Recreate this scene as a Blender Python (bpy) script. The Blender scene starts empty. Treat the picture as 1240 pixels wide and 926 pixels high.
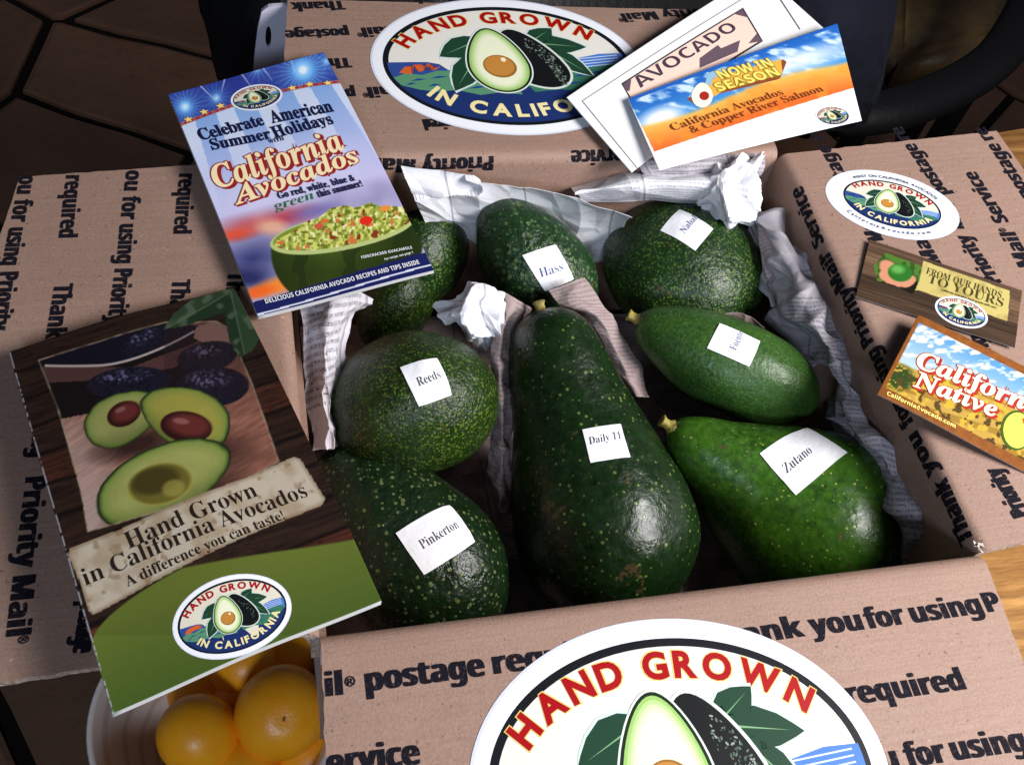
import bpy, bmesh, math, random
import numpy as np
from mathutils import Vector, Matrix, noise
from mathutils.bvhtree import BVHTree
rad = math.radians
random.seed(7)
SC = bpy.context.scene
COL = SC.collection

# ------------------------------------------------------------------ camera
CAM = np.array([-.012, -.155, .582])
ROT = (36.5, -8.8, -11.1)
FPX = 1200.0
def rotm(rx, ry, rz):
    cx, sx, cy, sy, cz, sz = math.cos(rx), math.sin(rx), math.cos(ry), math.sin(ry), math.cos(rz), math.sin(rz)
    return np.array([[cz, -sz, 0], [sz, cz, 0], [0, 0, 1]]) @ np.array([[cy, 0, sy], [0, 1, 0], [-sy, 0, cy]]) @ np.array([[1, 0, 0], [0, cx, -sx], [0, sx, cx]])
RM = rotm(*[rad(a) for a in ROT])
cam = bpy.data.cameras.new('camera')
cam.sensor_width = 36; cam.lens = FPX / 1240 * 36; cam.clip_start = .01; cam.clip_end = 50
co = bpy.data.objects.new('camera', cam); COL.objects.link(co)
co.location = CAM; co.rotation_euler = [rad(a) for a in ROT]
SC.camera = co

# ------------------------------------------------------------------ light
W = bpy.data.worlds.new('World'); SC.world = W; W.use_nodes = True
W.node_tree.nodes['Background'].inputs[0].default_value = (.62, .68, .85, 1)
W.node_tree.nodes['Background'].inputs[1].default_value = .06
TGT = Vector((.17, .13, .18))
def window(name, az, el, dist, sx, sy, power, col):
    """az measured from -y (towards the viewer) to +x"""
    l = bpy.data.lights.new(name, 'AREA'); l.shape = 'RECTANGLE'; l.size = sx; l.size_y = sy
    l.energy = power; l.color = col
    o = bpy.data.objects.new(name, l); COL.objects.link(o)
    d = Vector((math.sin(rad(az)) * math.cos(rad(el)), -math.cos(rad(az)) * math.cos(rad(el)), math.sin(rad(el))))
    o.location = TGT + d * dist
    o.rotation_euler = d.to_track_quat('Z', 'Y').to_euler()
    return o
window('window_light', 58, 42, .95, .50, .40, 19.5, (1, .97, .965))
window('window_light', -18, 32, 1.9, .46, .26, 13, (.68, .81, 1))
SC.view_settings.view_transform = 'Standard'; SC.view_settings.look = 'None'
SC.view_settings.exposure = 0.0; SC.view_settings.gamma = 1

# ------------------------------------------------------------------ pixel helpers (photo pixels, 1240 x 926)
def ray(x, y):
    return RM @ np.array([(x - 620) / FPX, -(y - 463) / FPX, -1.0])
def at(x, y, z):
    d = ray(x, y); p = CAM + d * (z - CAM[2]) / d[2]
    return Vector(p)
def aty(x, y, Y):
    d = ray(x, y); return Vector(CAM + d * (Y - CAM[1]) / d[1])
def atx(x, y, X):
    d = ray(x, y); return Vector(CAM + d * (X - CAM[0]) / d[0])
def proj(P):
    v = (np.asarray(P) - CAM) @ RM
    return 620 + FPX * v[..., 0] / -v[..., 2], 463 - FPX * v[..., 1] / -v[..., 2]

# ------------------------------------------------------------------ objects
def link(name, me, mats=(), parent=None):
    o = bpy.data.objects.new(name, me); COL.objects.link(o)
    for m in (mats if isinstance(mats, (list, tuple)) else [mats]): me.materials.append(m)
    if parent: o.parent = parent
    return o
def tag(o, label=None, cat=None, group=None, kind=None):
    for k, v in (('label', label), ('category', cat), ('group', group), ('kind', kind)):
        if v: o[k] = v
    return o
def empty(name, loc=(0, 0, 0)):
    o = bpy.data.objects.new(name, None); COL.objects.link(o); o.location = loc; o.empty_display_size = .02
    return o
def put(o, parent):
    """parent keeping the world position (parents are only translated)"""
    o.parent = parent; o.matrix_parent_inverse = Matrix.Translation(-parent.location); return o
def mesh_from(name, V, F, mats, parent=None, smooth=False, idx=None):
    me = bpy.data.meshes.new(name); me.from_pydata([tuple(v) for v in V], [], [tuple(f) for f in F])
    if smooth: me.polygons.foreach_set('use_smooth', [True] * len(me.polygons))
    if idx: me.polygons.foreach_set('material_index', idx)
    me.update()
    o = bpy.data.objects.new(name, me); COL.objects.link(o)
    for m in (mats if isinstance(mats, (list, tuple)) else [mats]): me.materials.append(m)
    if parent: put(o, parent)
    return o

# ------------------------------------------------------------------ materials
def srgb(*c):
    if len(c) == 1: c = c[0]
    return tuple(((x / 255) / 12.92 if x / 255 <= .04045 else ((x / 255 + .055) / 1.055) ** 2.4) for x in c)
def mat(name, col=(.5, .5, .5), rough=.6, spec=.5, **kw):
    m = bpy.data.materials.new(name); m.use_nodes = True
    n = m.node_tree.nodes['Principled BSDF']
    n.inputs['Base Color'].default_value = (*col, 1); n.inputs['Roughness'].default_value = rough
    n.inputs['Specular IOR Level'].default_value = spec
    for k, v in kw.items(): n.inputs[k.replace('_', ' ')].default_value = v
    return m
class NT:
    def __init__(s, m): s.m = m; s.t = m.node_tree; s.b = s.t.nodes['Principled BSDF']; s.co = None
    def n(s, typ, **kw):
        x = s.t.nodes.new(typ)
        for k, v in kw.items():
            if k[0] == 'i' and k[1:].isdigit(): s.set(x.inputs[int(k[1:])], v)
            elif k.startswith('in_'): s.set(x.inputs[k[3:].replace('_', ' ')], v)
            else: setattr(x, k, v)
        return x
    def set(s, inp, v):
        if isinstance(v, bpy.types.NodeSocket): s.t.links.new(v, inp)
        else: inp.default_value = v
    def coord(s, kind='Object'):
        if not s.co: s.co = s.n('ShaderNodeTexCoord')
        return s.co.outputs[kind]
    def noise(s, scale, detail=3, rough=.5, vec=None, **k): return s.n('ShaderNodeTexNoise', in_Vector=vec or s.coord(), in_Scale=scale, in_Detail=detail, in_Roughness=rough, **k).outputs[0]
    def ramp(s, fac, *st):
        r = s.n('ShaderNodeValToRGB', in_Fac=fac); e = r.color_ramp.elements
        while len(e) < len(st): e.new(.5)
        for q, (p, c) in zip(e, st): q.position = p; q.color = (*c, 1) if hasattr(c, '__len__') else (c, c, c, 1)
        return r.outputs[0]
    def mix(s, fac, a, b, mode='MIX'):
        x = s.n('ShaderNodeMix', data_type='RGBA', blend_type=mode)
        for i, v in ((0, fac), (6, a), (7, b)):
            if isinstance(v, (tuple, list)) and len(v) == 3: v = (*v, 1)
            s.set(x.inputs[i], v)
        return x.outputs[2]
    def math(s, op, a, b=0.0, clamp=False):
        return s.n('ShaderNodeMath', operation=op, use_clamp=clamp, i0=a, i1=b).outputs[0]
    def bump(s, h, strength=.3, dist=.001, prev=None):
        x = s.n('ShaderNodeBump', in_Height=h, in_Strength=strength, in_Distance=dist)
        if prev: s.set(x.inputs['Normal'], prev)
        return x.outputs[0]
    def out(s, **kw):
        for k, v in kw.items(): s.set(s.b.inputs[k.replace('_', ' ')], v if not (isinstance(v, tuple) and len(v) == 3) else (*v, 1))
        return s.m

def m_cardboard(name='cardboard', base=(.295, .186, .142)):
    t = NT(mat(name, base, .62, .35))
    a = t.noise(9, 4, .6); f = t.noise(900, 2, .6); sp = t.noise(420, 2, .7)
    c = t.mix(t.ramp(a, (.3, 0.), (.75, 1.)), base, tuple(x * 1.16 for x in base))
    c = t.mix(t.ramp(f, (.35, 0.), (.7, .5)), c, tuple(x * .66 for x in base))
    c = t.mix(t.ramp(sp, (.66, 0.), (.72, .8)), c, tuple(x * .38 for x in base))
    c = t.mix(t.ramp(t.noise(260, 2, .7), (.70, 0.), (.76, .5)), c, tuple(min(1, x * 1.9) for x in base))
    n = t.bump(f, .35, .0004); n = t.bump(t.noise(25, 3), .4, .002, n)
    mp = t.n('ShaderNodeMapping', in_Vector=t.coord(), in_Scale=(1, 22, 1)); n = t.bump(t.noise(13, 2, .5, mp.outputs[0]), .16, .0016, n)
    st = t.noise(55, 3, .6, mp.outputs[0]); c = t.mix(t.ramp(st, (.5, 0.), (.8, .22)), c, tuple(x * .7 for x in base))
    return t.out(Base_Color=c, Normal=n)
def m_card_edge():
    t = NT(mat('cardboard_edge', (.5, .36, .27), .9, .1))
    f = t.noise(500, 3, .7)
    return t.out(Base_Color=t.ramp(f, (.3, (.22, .13, .09)), (.7, (.62, .5, .42))), Normal=t.bump(f, .8, .001))
def m_print(name, rough, spec=.5, fiber=0):
    t = NT(mat(name, (1, 1, 1), rough, spec))
    a = t.n('ShaderNodeAttribute', attribute_name='Col').outputs['Color']
    g = t.noise(1400, 2, .6)
    c = t.mix(t.ramp(g, (.3, 0.), (.75, .12)), a, t.mix(.5, a, (.02, .02, .02)))
    if fiber: c = t.mix(t.ramp(t.noise(700, 2, .7), (.6, 0.), (.72, .22)), a, (.3, .2, .17))
    return t.out(Base_Color=c, Normal=t.bump(t.noise(60, 2), .06, .001), Roughness=t.ramp(t.noise(30, 3), (.3, rough), (.8, min(1, rough + .1))))
M_CARD = m_cardboard(); M_EDGE = m_card_edge()
M_PRINT = m_print('glossy_print', .38, .18); M_MATTE = m_print('matte_print', .6, .3); M_INK = m_print('ink_on_cardboard', .75, .1, 1)

def m_avocado(name, dark, mid, dot, dscale, dsize, bumpy, dotamt=1.0, rough=.33):
    t = NT(mat(name, mid, rough, .36))
    v = t.n('ShaderNodeTexVoronoi', in_Vector=t.coord(), in_Scale=dscale, in_Randomness=1.0)
    d = v.outputs['Distance']
    v2 = t.n('ShaderNodeTexVoronoi', in_Vector=t.coord(), in_Scale=dscale * 1.55)
    big = t.noise(28, 3, .6)
    c = t.mix(t.ramp(big, (.32, 0.), (.7, 1.)), dark, mid)
    c = t.mix(t.ramp(t.noise(dscale * .9, 3, .6), (.35, 0.), (.7, .7)), c, tuple(x * 1.5 for x in mid))
    rnd = t.n('ShaderNodeSeparateColor', i0=v.outputs['Color']).outputs[0]
    size = t.math('MULTIPLY_ADD', rnd, dsize * .9); size.node.inputs[2].default_value = dsize * .25
    lt = t.math('SUBTRACT', size, d); k = t.math('MULTIPLY', lt, 9, True)
    k = t.math('MULTIPLY', k, dotamt)
    k = t.math('MULTIPLY', k, t.ramp(t.noise(22, 2), (.3, .25), (.6, 1.)))
    c = t.mix(k, c, dot)
    k2 = t.math('MULTIPLY', t.math('SUBTRACT', dsize * .42, v2.outputs['Distance']), 9, True)
    c = t.mix(t.math('MULTIPLY', k2, .45 * dotamt), c, dot)
    sc = t.ramp(t.math('MULTIPLY', t.noise(45, 4, .7), t.noise(130, 3, .7)), (.355, 0.), (.39, .8)); c = t.mix(sc, c, (.06, .042, .018))
    n = t.bump(k, bumpy * .35, .0006); n = t.bump(t.noise(dscale * .8, 3, .6), bumpy * .8, .0013, n); n = t.bump(t.noise(dscale * .3, 2, .5), bumpy * .5, .003, n)
    return t.out(Base_Color=c, Normal=n, Roughness=t.ramp(t.noise(160, 3), (.3, rough - .09), (.7, rough + .10)))

def m_newsprint(name='newsprint', base=(.62, .62, .66), ink=.7, blank=.42):
    t = NT(mat(name, base, .75, .2))
    uv = t.coord('UV'); s = t.n('ShaderNodeSeparateXYZ', i0=uv)
    u, v = s.outputs[0], s.outputs[1]
    row = t.math('FRACT', t.math('MULTIPLY', v, 360))
    line = t.math('MULTIPLY', t.math('GREATER_THAN', row, .32), t.math('LESS_THAN', row, .82))
    st = t.n('ShaderNodeCombineXYZ', i0=t.math('MULTIPLY', u, 1500), i1=t.math('FLOOR', t.math('MULTIPLY', v, 360)))
    wn = t.n('ShaderNodeTexNoise', in_Vector=st.outputs[0], in_Scale=1.0, in_Detail=1.0).outputs[0]
    line = t.math('MULTIPLY', line, t.math('GREATER_THAN', wn, .44))
    st2 = t.n('ShaderNodeCombineXYZ', i0=t.math('MULTIPLY', u, 5200), i1=t.math('MULTIPLY', v, 1100))
    line = t.math('MULTIPLY', line, t.ramp(t.n('ShaderNodeTexNoise', in_Vector=st2.outputs[0], in_Scale=1.0, in_Detail=1.0).outputs[0], (.40, 0.), (.56, 1.)))
    colm = t.math('FRACT', t.math('MULTIPLY', u, 19))
    line = t.math('MULTIPLY', line, t.math('LESS_THAN', colm, .9))
    blk = t.n('ShaderNodeTexVoronoi', in_Vector=uv, in_Scale=16.0, distance='CHEBYCHEV').outputs['Color']
    on = t.math('GREATER_THAN', t.n('ShaderNodeSeparateColor', i0=blk).outputs[0], blank)
    line = t.math('MULTIPLY', line, on)
    rule = t.math('LESS_THAN', t.math('ABSOLUTE', t.math('SUBTRACT', colm, .95)), .012)
    k = t.math('MAXIMUM', t.math('MULTIPLY', line, ink), t.math('MULTIPLY', rule, .5))
    c = t.mix(t.ramp(t.noise(20, 3), (.3, 0.), (.8, .35)), base, tuple(x * .8 for x in base))
    c = t.mix(k, c, (.05, .05, .06))
    n = t.bump(t.noise(300, 3), .12, .0006)
    return t.out(Base_Color=c, Normal=n)
def m_wood(name, dark, light, scale, rough, ang=0, spec=.5):
    t = NT(mat(name, light, rough, spec))
    mp = t.n('ShaderNodeMapping', in_Vector=t.coord(), in_Rotation=(0, 0, ang), in_Scale=(1, 9, 1))
    g = t.noise(scale, 5, .6, mp.outputs[0]); g2 = t.noise(scale * 8, 3, .6, mp.outputs[0])
    wv = t.n('ShaderNodeTexWave', in_Vector=mp.outputs[0], in_Scale=scale * .35, in_Distortion=7.0, in_Detail=3.0, in_Detail_Scale=.8, bands_direction='Y').outputs['Fac']
    c = t.mix(t.ramp(g, (.3, 0.), (.7, 1.)), light, dark)
    c = t.mix(t.ramp(wv, (.1, 0.), (.9, .55)), c, dark)
    c = t.mix(t.ramp(g2, (.45, 0.), (.75, .45)), c, tuple(x * .5 for x in dark))
    return t.out(Base_Color=c, Normal=t.bump(g2, .1, .0006))

# ------------------------------------------------------------------ fonts (Blender's built-in faces only)
def style(s, k):
    U, L, hole = {'serif': (0x1d400, 0x1d41a, {}), 'script': (0x1d4d0, 0x1d4ea, {}), 'bolditalic': (0x1d468, 0x1d482, {}), 'italic': (0x1d434, 0x1d44e, {'h': '\u210e'}),
                  'sans': (0x1d5d4, 0x1d5ee, {}), 'plain': (None, None, {})}[k]
    if U is None: return s
    D = {'serif': 0x1d7ce, 'sans': 0x1d7ec}.get(k)
    return ''.join(hole.get(c) or (chr(U + ord(c) - 65) if 'A' <= c <= 'Z' else chr(L + ord(c) - 97) if 'a' <= c <= 'z' else
                                   chr(D + ord(c) - 48) if D and c.isdigit() else c) for c in s)
_tc = {}
def glyphs(body, kind='plain', off=0.0, res=3, space=1.0):
    key = (body, kind, off, res, space)
    if key not in _tc:
        c = bpy.data.curves.new('t', 'FONT'); c.body = style(body, kind); c.offset = off; c.resolution_u = res; c.space_character = space; c.fill_mode = 'FRONT'
        o = bpy.data.objects.new('t', c); COL.objects.link(o)
        me = bpy.data.meshes.new_from_object(o.evaluated_get(bpy.context.evaluated_depsgraph_get()))
        V = np.array([v.co[:2] for v in me.vertices]) if len(me.vertices) else np.zeros((0, 2)); F = [tuple(p.vertices) for p in me.polygons]
        bpy.data.meshes.remove(me); bpy.data.objects.remove(o); bpy.data.curves.remove(c)
        _tc[key] = (V, F)
    V, F = _tc[key]; return V.copy(), F
def cap_h(kind):
    return glyphs('H' if kind != 'script' else 'H', kind)[0][:, 1].max()

# ------------------------------------------------------------------ flat print as layered geometry
class Art:
    """shapes in the local metres of a surface, each on its own layer"""
    def __init__(s): s.L = []; s.h = 1
    def up(s, k=1): s.h += k
    def add(s, V, F, col):
        s.L.append((np.asarray(V, float), F, col, s.h))
    def poly(s, pts, col, up=1):
        s.add(pts, [tuple(range(len(pts)))], srgb(col)); s.h += up
    def text(s, body, A, B, height, col, kind='plain', off=0., up=1, res=3, space=1.0, shadow=None, outline=None, flip=1, heavy=0):
        """baseline from A to B (the string is fitted between them)"""
        V, F = glyphs(body, kind, off, res, space)
        A = np.array(A[:2]); B = np.array(B[:2]); d = B - A; n = flip * np.array([-d[1], d[0]]) / np.linalg.norm(d)
        x0, x1 = V[:, 0].min(), V[:, 0].max(); k = height / cap_h(kind); w = x1 - x0
        def T(V, sh=(0, 0)): return A + np.outer((V[:, 0] - x0) / w, d) + np.outer(V[:, 1] * k, n) + np.array(sh)
        if shadow:
            oc, oo, sh = shadow; V2, F2 = glyphs(body, kind, off + oo, res, space)
            e = d / np.linalg.norm(d)
            s.add(T(V2, e * sh[0] * height + n * sh[1] * height), F2, srgb(oc)); s.h += 1
        if outline:
            oc, oo = outline; V2, F2 = glyphs(body, kind, off + oo, res, space); s.add(T(V2), F2, srgb(oc)); s.h += 1
        s.add(T(V), F, srgb(col)); s.h += up
        if heavy:
            for k_ in (-1, 1):
                e = d / np.linalg.norm(d) * heavy * height * k_; s.h += .5; s.add(T(V, e), F, srgb(col))
            s.h -= 1
    def build(s, name, m, surf, parent=None, step=None, dh=.00006, h0=.0001):
        bm = bmesh.new(); lay = bm.loops.layers.float_color.new('Col'); hl = bm.verts.layers.float.new('h')
        for V, F, col, h in s.L:
            vs = [bm.verts.new((x, y, 0)) for x, y in V]
            for v in vs: v[hl] = h
            for f in F:
                if len(set(f)) < 3: continue
                try: fc = bm.faces.new([vs[i] for i in f])
                except ValueError: continue
                for l in fc.loops: l[lay] = (*col, 1)
        bmesh.ops.recalc_face_normals(bm, faces=bm.faces)
        if step:
            ng = [f for f in bm.faces if len(f.verts) > 4]
            bmesh.ops.triangulate(bm, faces=ng)
            xs = [v.co.x for v in bm.verts]; ys = [v.co.y for v in bm.verts]
            for ax, lo, hi in ((0, min(xs), max(xs)), (1, min(ys), max(ys))):
                q = math.ceil(lo / step) * step
                while q < hi:
                    bmesh.ops.bisect_plane(bm, geom=bm.verts[:] + bm.edges[:] + bm.faces[:], plane_co=(q, 0, 0) if ax == 0 else (0, q, 0), plane_no=(1, 0, 0) if ax == 0 else (0, 1, 0))
                    q += step
        for v in bm.verts: v.co = surf(v.co.x, v.co.y, h0 + v[hl] * dh)
        me = bpy.data.meshes.new(name); bm.to_mesh(me); bm.free()
        o = bpy.data.objects.new(name, me); COL.objects.link(o); me.materials.append(m)
        if parent: put(o, parent)
        return o
def ell(cx, cy, a, b, rot=0, n=48):
    c, s_ = math.cos(rot), math.sin(rot)
    return [(cx + a * math.cos(t) * c - b * math.sin(t) * s_, cy + a * math.cos(t) * s_ + b * math.sin(t) * c) for t in [2 * math.pi * i / n for i in range(n)]]

class Plane:
    """a flat (or gently bent) sheet set by three photo points with their heights; local metres s (right), t (up)"""
    def __init__(s, p0, p1, p2, bend=None):
        P0, P1, P2 = at(*p0), at(*p1), at(*p2)
        s.o = P0; s.ex = (P1 - P0).normalized(); n = (P1 - P0).cross(P2 - P0).normalized()
        if n.z < 0: n = -n
        s.n = n; s.ey = n.cross(s.ex).normalized(); s.bend = bend
    def loc(s, x, y):
        d = Vector(ray(x, y)); c = Vector(CAM)
        k = (s.o - c).dot(s.n) / d.dot(s.n); p = c + d * k - s.o
        return (p.dot(s.ex), p.dot(s.ey))
    def wor(s, a, b, h=0):
        z = h + (s.bend(a, b) if s.bend else 0)
        return s.o + s.ex * a + s.ey * b + s.n * z
    def px(s, A, B):
        P = np.array(s.o) + A[..., None] * np.array(s.ex) + B[..., None] * np.array(s.ey)
        return proj(P)
    def text(s, art, body, A, B, hp, col, kind='plain', off=0., **k):
        """A, B in photo pixels, hp: cap height in photo pixels measured across the baseline"""
        a = s.loc(*A); b = s.loc(*B)
        dx, dy = B[0] - A[0], B[1] - A[1]; L = math.hypot(dx, dy); c = s.loc(A[0] + dy / L * hp, A[1] - dx / L * hp)
        u = np.subtract(b, a); u = u / np.linalg.norm(u); w = np.subtract(c, a)
        art.text(body, a, b, abs(u[0] * w[1] - u[1] * w[0]), col, kind, off, **k)

# ------------------------------------------------------------------ painting (procedural colours for printed pictures)
_rs = {}
def vn(X, Y, sc, seed=0, oct=1):
    out = 0; amp = 1; tot = 0
    for o in range(oct):
        k = (seed, o)
        if k not in _rs: _rs[k] = np.random.RandomState(seed * 17 + o).rand(256, 256)
        T = _rs[k]; x = X / sc; y = Y / sc; xi = np.floor(x).astype(int); yi = np.floor(y).astype(int); fx = x - xi; fy = y - yi
        fx = fx * fx * (3 - 2 * fx); fy = fy * fy * (3 - 2 * fy)
        g = lambda i, j: T[(xi + i) % 256, (yi + j) % 256]
        out = out + amp * ((g(0, 0) * (1 - fx) + g(1, 0) * fx) * (1 - fy) + (g(0, 1) * (1 - fx) + g(1, 1) * fx) * fy)
        tot += amp; amp *= .5; sc = sc / 2
    return out / tot
def blend(C, mask, col):
    col = np.asarray(col, float)
    m = np.clip(mask, 0, 1)[..., None]; C[:] = C * (1 - m) + col * m
def inpoly(X, Y, P):
    r = np.zeros(X.shape, bool); n = len(P)
    for i in range(n):
        x1, y1 = P[i]; x2, y2 = P[(i + 1) % n]
        if y1 == y2: continue
        c = ((y1 > Y) != (y2 > Y)) & (X < (x2 - x1) * (Y - y1) / (y2 - y1) + x1); r ^= c
    return r.astype(float)
def edist(X, Y, cx, cy, a, b, rot=0):
    c, s_ = math.cos(rad(rot)), math.sin(rad(rot)); x = X - cx; y = Y - cy
    return np.sqrt(((x * c + y * s_) / a) ** 2 + ((-x * s_ + y * c) / b) ** 2)
def emask(d, a, soft=1.2): return np.clip((1 - d) * a / soft + .5, 0, 1)
def rot_xy(X, Y, ang):
    c, s_ = math.cos(rad(ang)), math.sin(rad(ang)); return X * c + Y * s_, -X * s_ + Y * c

def painted_sheet(name, plane, quad, paint, m, parent, cell=.00045, thick=.0002, h=0):
    q = [plane.loc(*p) for p in quad]  # TL TR BR BL
    q = np.array(q); w = max(np.linalg.norm(q[1] - q[0]), np.linalg.norm(q[2] - q[3])); hh = max(np.linalg.norm(q[3] - q[0]), np.linalg.norm(q[2] - q[1]))
    nu, nv = int(w / cell) + 2, int(hh / cell) + 2
    U, Vv = np.meshgrid(np.linspace(0, 1, nu), np.linspace(0, 1, nv))
    A = (q[0][0] * (1 - U) + q[1][0] * U) * (1 - Vv) + (q[3][0] * (1 - U) + q[2][0] * U) * Vv
    B = (q[0][1] * (1 - U) + q[1][1] * U) * (1 - Vv) + (q[3][1] * (1 - U) + q[2][1] * U) * Vv
    X, Y = plane.px(A, B)
    C = np.clip(paint(X, Y, U, Vv), 0, 255) / 255
    C = np.where(C <= .04045, C / 12.92, ((C + .055) / 1.055) ** 2.4)
    Hh = np.full(A.shape, h) + (np.vectorize(plane.bend)(A, B) if plane.bend else 0)
    o_, ex, ey, n = (np.array(v) for v in (plane.o, plane.ex, plane.ey, plane.n))
    P = o_ + A[..., None] * ex + B[..., None] * ey + Hh[..., None] * n
    top = P.reshape(-1, 3); bot = (P - n * thick).reshape(-1, 3); N = len(top)
    i = np.arange(nu * nv).reshape(nv, nu); a, b, c, d = i[:-1, :-1], i[:-1, 1:], i[1:, 1:], i[1:, :-1]
    f = np.stack([d, c, b, a], -1).reshape(-1, 4)
    # coarse underside and edges
    rim = np.concatenate([i[0, :], i[1:, -1], i[-1, -2::-1], i[-2:0:-1, 0]]); R = len(rim)
    V = np.concatenate([top, bot[rim]]); r2 = np.arange(R) + N
    e = np.stack([rim, np.roll(rim, -1), np.roll(r2, -1), r2], -1)
    me = bpy.data.meshes.new(name); me.vertices.add(len(V)); me.vertices.foreach_set('co', V.ravel().astype(np.float32))
    nf = len(f) + len(e); me.loops.add(nf * 4); me.polygons.add(nf)
    me.loops.foreach_set('vertex_index', np.concatenate([f, e]).ravel().astype(np.int32))
    me.polygons.foreach_set('loop_start', (np.arange(nf) * 4).astype(np.int32))
    sm = np.zeros(nf, bool); sm[:len(f)] = True; me.polygons.foreach_set('use_smooth', sm)
    me.update(calc_edges=True)
    at_ = me.color_attributes.new('Col', 'FLOAT_COLOR', 'POINT')
    cc = np.ones((len(V), 4), np.float32); cc[:N, :3] = C.reshape(-1, 3); cc[N:, :3] = .82
    at_.data.foreach_set('color', cc.ravel())
    o = bpy.data.objects.new(name, me); COL.objects.link(o); me.materials.append(m)
    if parent: put(o, parent)
    return o

#==PART2==
# ------------------------------------------------------------------ the oval emblem printed on stickers, cards and booklets
def emblem(art, c, r, big=False, aspect=1.0, extra=False, res=4):
    """c: centre, r: right end of the long axis, both in local metres"""
    c = np.array(c); r = np.array(r); ex = r - c; ey = np.array([-ex[1], ex[0]]) * aspect
    S = .80 if extra else 1.0
    def T(P, s=S): P = np.asarray(P, float).reshape(-1, 2) * s; return c + P[:, :1] * ex + P[:, 1:] * ey
    def P(pts, col, up=0): art.add(T(pts), [tuple(range(len(pts)))], srgb(col)); art.up(up)
    n = 96 if big else 48
    art.add(T(ell(0, 0, 1, .755, 0, n), 1), [tuple(range(n))], srgb(205, 208, 222)); art.up()
    art.add(T(ell(0, 0, .985, .74, 0, n), 1), [tuple(range(n))], srgb(232, 234, 240)); art.up()
    P(ell(0, 0, .915, .655, 0, n), (18, 20, 26), 1)
    P(ell(0, 0, .874, .614, 0, n), (220, 217, 208) if big else (214, 209, 190), 1)
    a, b = .885, .625
    def clip(pts):   # keep inside the ring
        o = []
        for x, y in pts:
            k = math.hypot(x / a, y / b); o.append((x / k, y / k) if k > 1 else (x, y))
        return o
    def arc(t0, t1, m=24): return [(a * math.cos(rad(t0 + (t1 - t0) * i / m)), b * math.sin(rad(t0 + (t1 - t0) * i / m))) for i in range(m + 1)]
    # sea, hills, fields
    P(arc(180, 360, 40) + [(.7, -.02), (.45, -.05), (0, -.1), (-.45, -.06), (-.7, -.02)], (27, 46, 100), 1)
    P(arc(176, 196, 8) + [(-.7, -.16), (-.45, -.08), (-.52, .01), (-.6, .035), (-.7, .04)], (44, 72, 138))
    P(arc(-12, 7, 8) + [(.7, .075), (.52, .035), (.45, -.03), (.6, -.1)], (72, 118, 190))
    P([(-.82, -.07), (-.77, -.01), (-.70, .01), (-.6, .02), (-.52, -.02), (-.56, -.05), (-.66, -.06), (-.74, -.09)], (205, 92, 40), 1)
    P(clip([(-.88, -.12), (-.78, -.08), (-.66, -.1), (-.55, -.06), (-.42, -.07), (-.2, -.1), (0, -.14), (0, -.34), (-.15, -.31), (-.3, -.33), (-.45, -.27), (-.6, -.28), (-.72, -.25), (-.83, -.2)]), (84, 138, 104))
    P(clip([(.88, -.1), (.75, -.05), (.6, -.07), (.45, -.1), (.2, -.13), (.05, -.2), (.1, -.32), (.3, -.3), (.45, -.33), (.6, -.28), (.75, -.22)]), (56, 112, 88), 1)
    for x, y, w in ((-.7, -.15, .06), (-.55, -.13, .07), (-.6, -.21, .05), (-.42, -.2, .07), (-.3, -.25, .08), (-.76, -.19, .04), (.5, -.16, .09), (.62, -.13, .06), (.4, -.24, .1), (.68, -.2, .06), (.25, -.27, .07)):
        P([(x - w, y - .012), (x, y + .014), (x + w, y + .004), (x, y - .008)], (30, 58, 128))
    for k in range(4): P([(.5 + k * .02, .02 - k * .03), (.84, .05 - k * .03), (.84, .058 - k * .03), (.5 + k * .02, .028 - k * .03)], (200, 214, 235))
    # letters on the two arcs
    def letter(ch, x, y, ang, k, col, off, kind='plain'):
        V, F = glyphs(ch, kind, off, res); w = (V[:, 0].max() + V[:, 0].min()) / 2
        V = (V - [w, 0]) * k; cs, sn = math.cos(ang), math.sin(ang)
        art.add(T(np.stack([V[:, 0] * cs - V[:, 1] * sn + x, V[:, 0] * sn + V[:, 1] * cs + y], 1)), F, srgb(col))
    def arctext(txt, ra, rb, t0, t1, k, col, off, top, kind='plain'):
        W_ = []
        for ch in txt:
            if ch == ' ': W_.append(.42); continue
            V, F = glyphs(ch, kind, off, res); W_.append(V[:, 0].max() - V[:, 0].min() + .12)
        T_ = np.linspace(rad(t0), rad(t1), 200); xs, ys = ra * np.cos(T_), rb * np.sin(T_); S_ = np.concatenate([[0], np.hypot(np.diff(xs), np.diff(ys)).cumsum()])
        W_ = np.array(W_); cs_ = W_.cumsum() - W_ / 2; cs_ = (cs_ - cs_[0]) / (cs_[-1] - cs_[0]) * S_[-1]
        for ch, s_ in zip(txt, cs_):
            if ch == ' ': continue
            t = np.interp(s_, S_, T_); x, y = ra * math.cos(t), rb * math.sin(t)
            tx, ty = -ra * math.sin(t), rb * math.cos(t)
            ang = math.atan2(ty, tx) + (math.pi if top else 0)
            letter(ch, x, y, ang, k, col, off, kind)
    ch = .178
    top = ('HAND GROWN', .775, .462, 150, 37)
    bot = ('IN CALIFORNIA', .80, .565, 214, 336)
    if big: arctext(*top, ch, (214, 196, 110), .07, True)
    art.up(); arctext(*top, ch, (158, 10, 20), .042, True)
    arctext(*bot, ch * .96, (232, 218, 158), .042, False); art.up()
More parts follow.
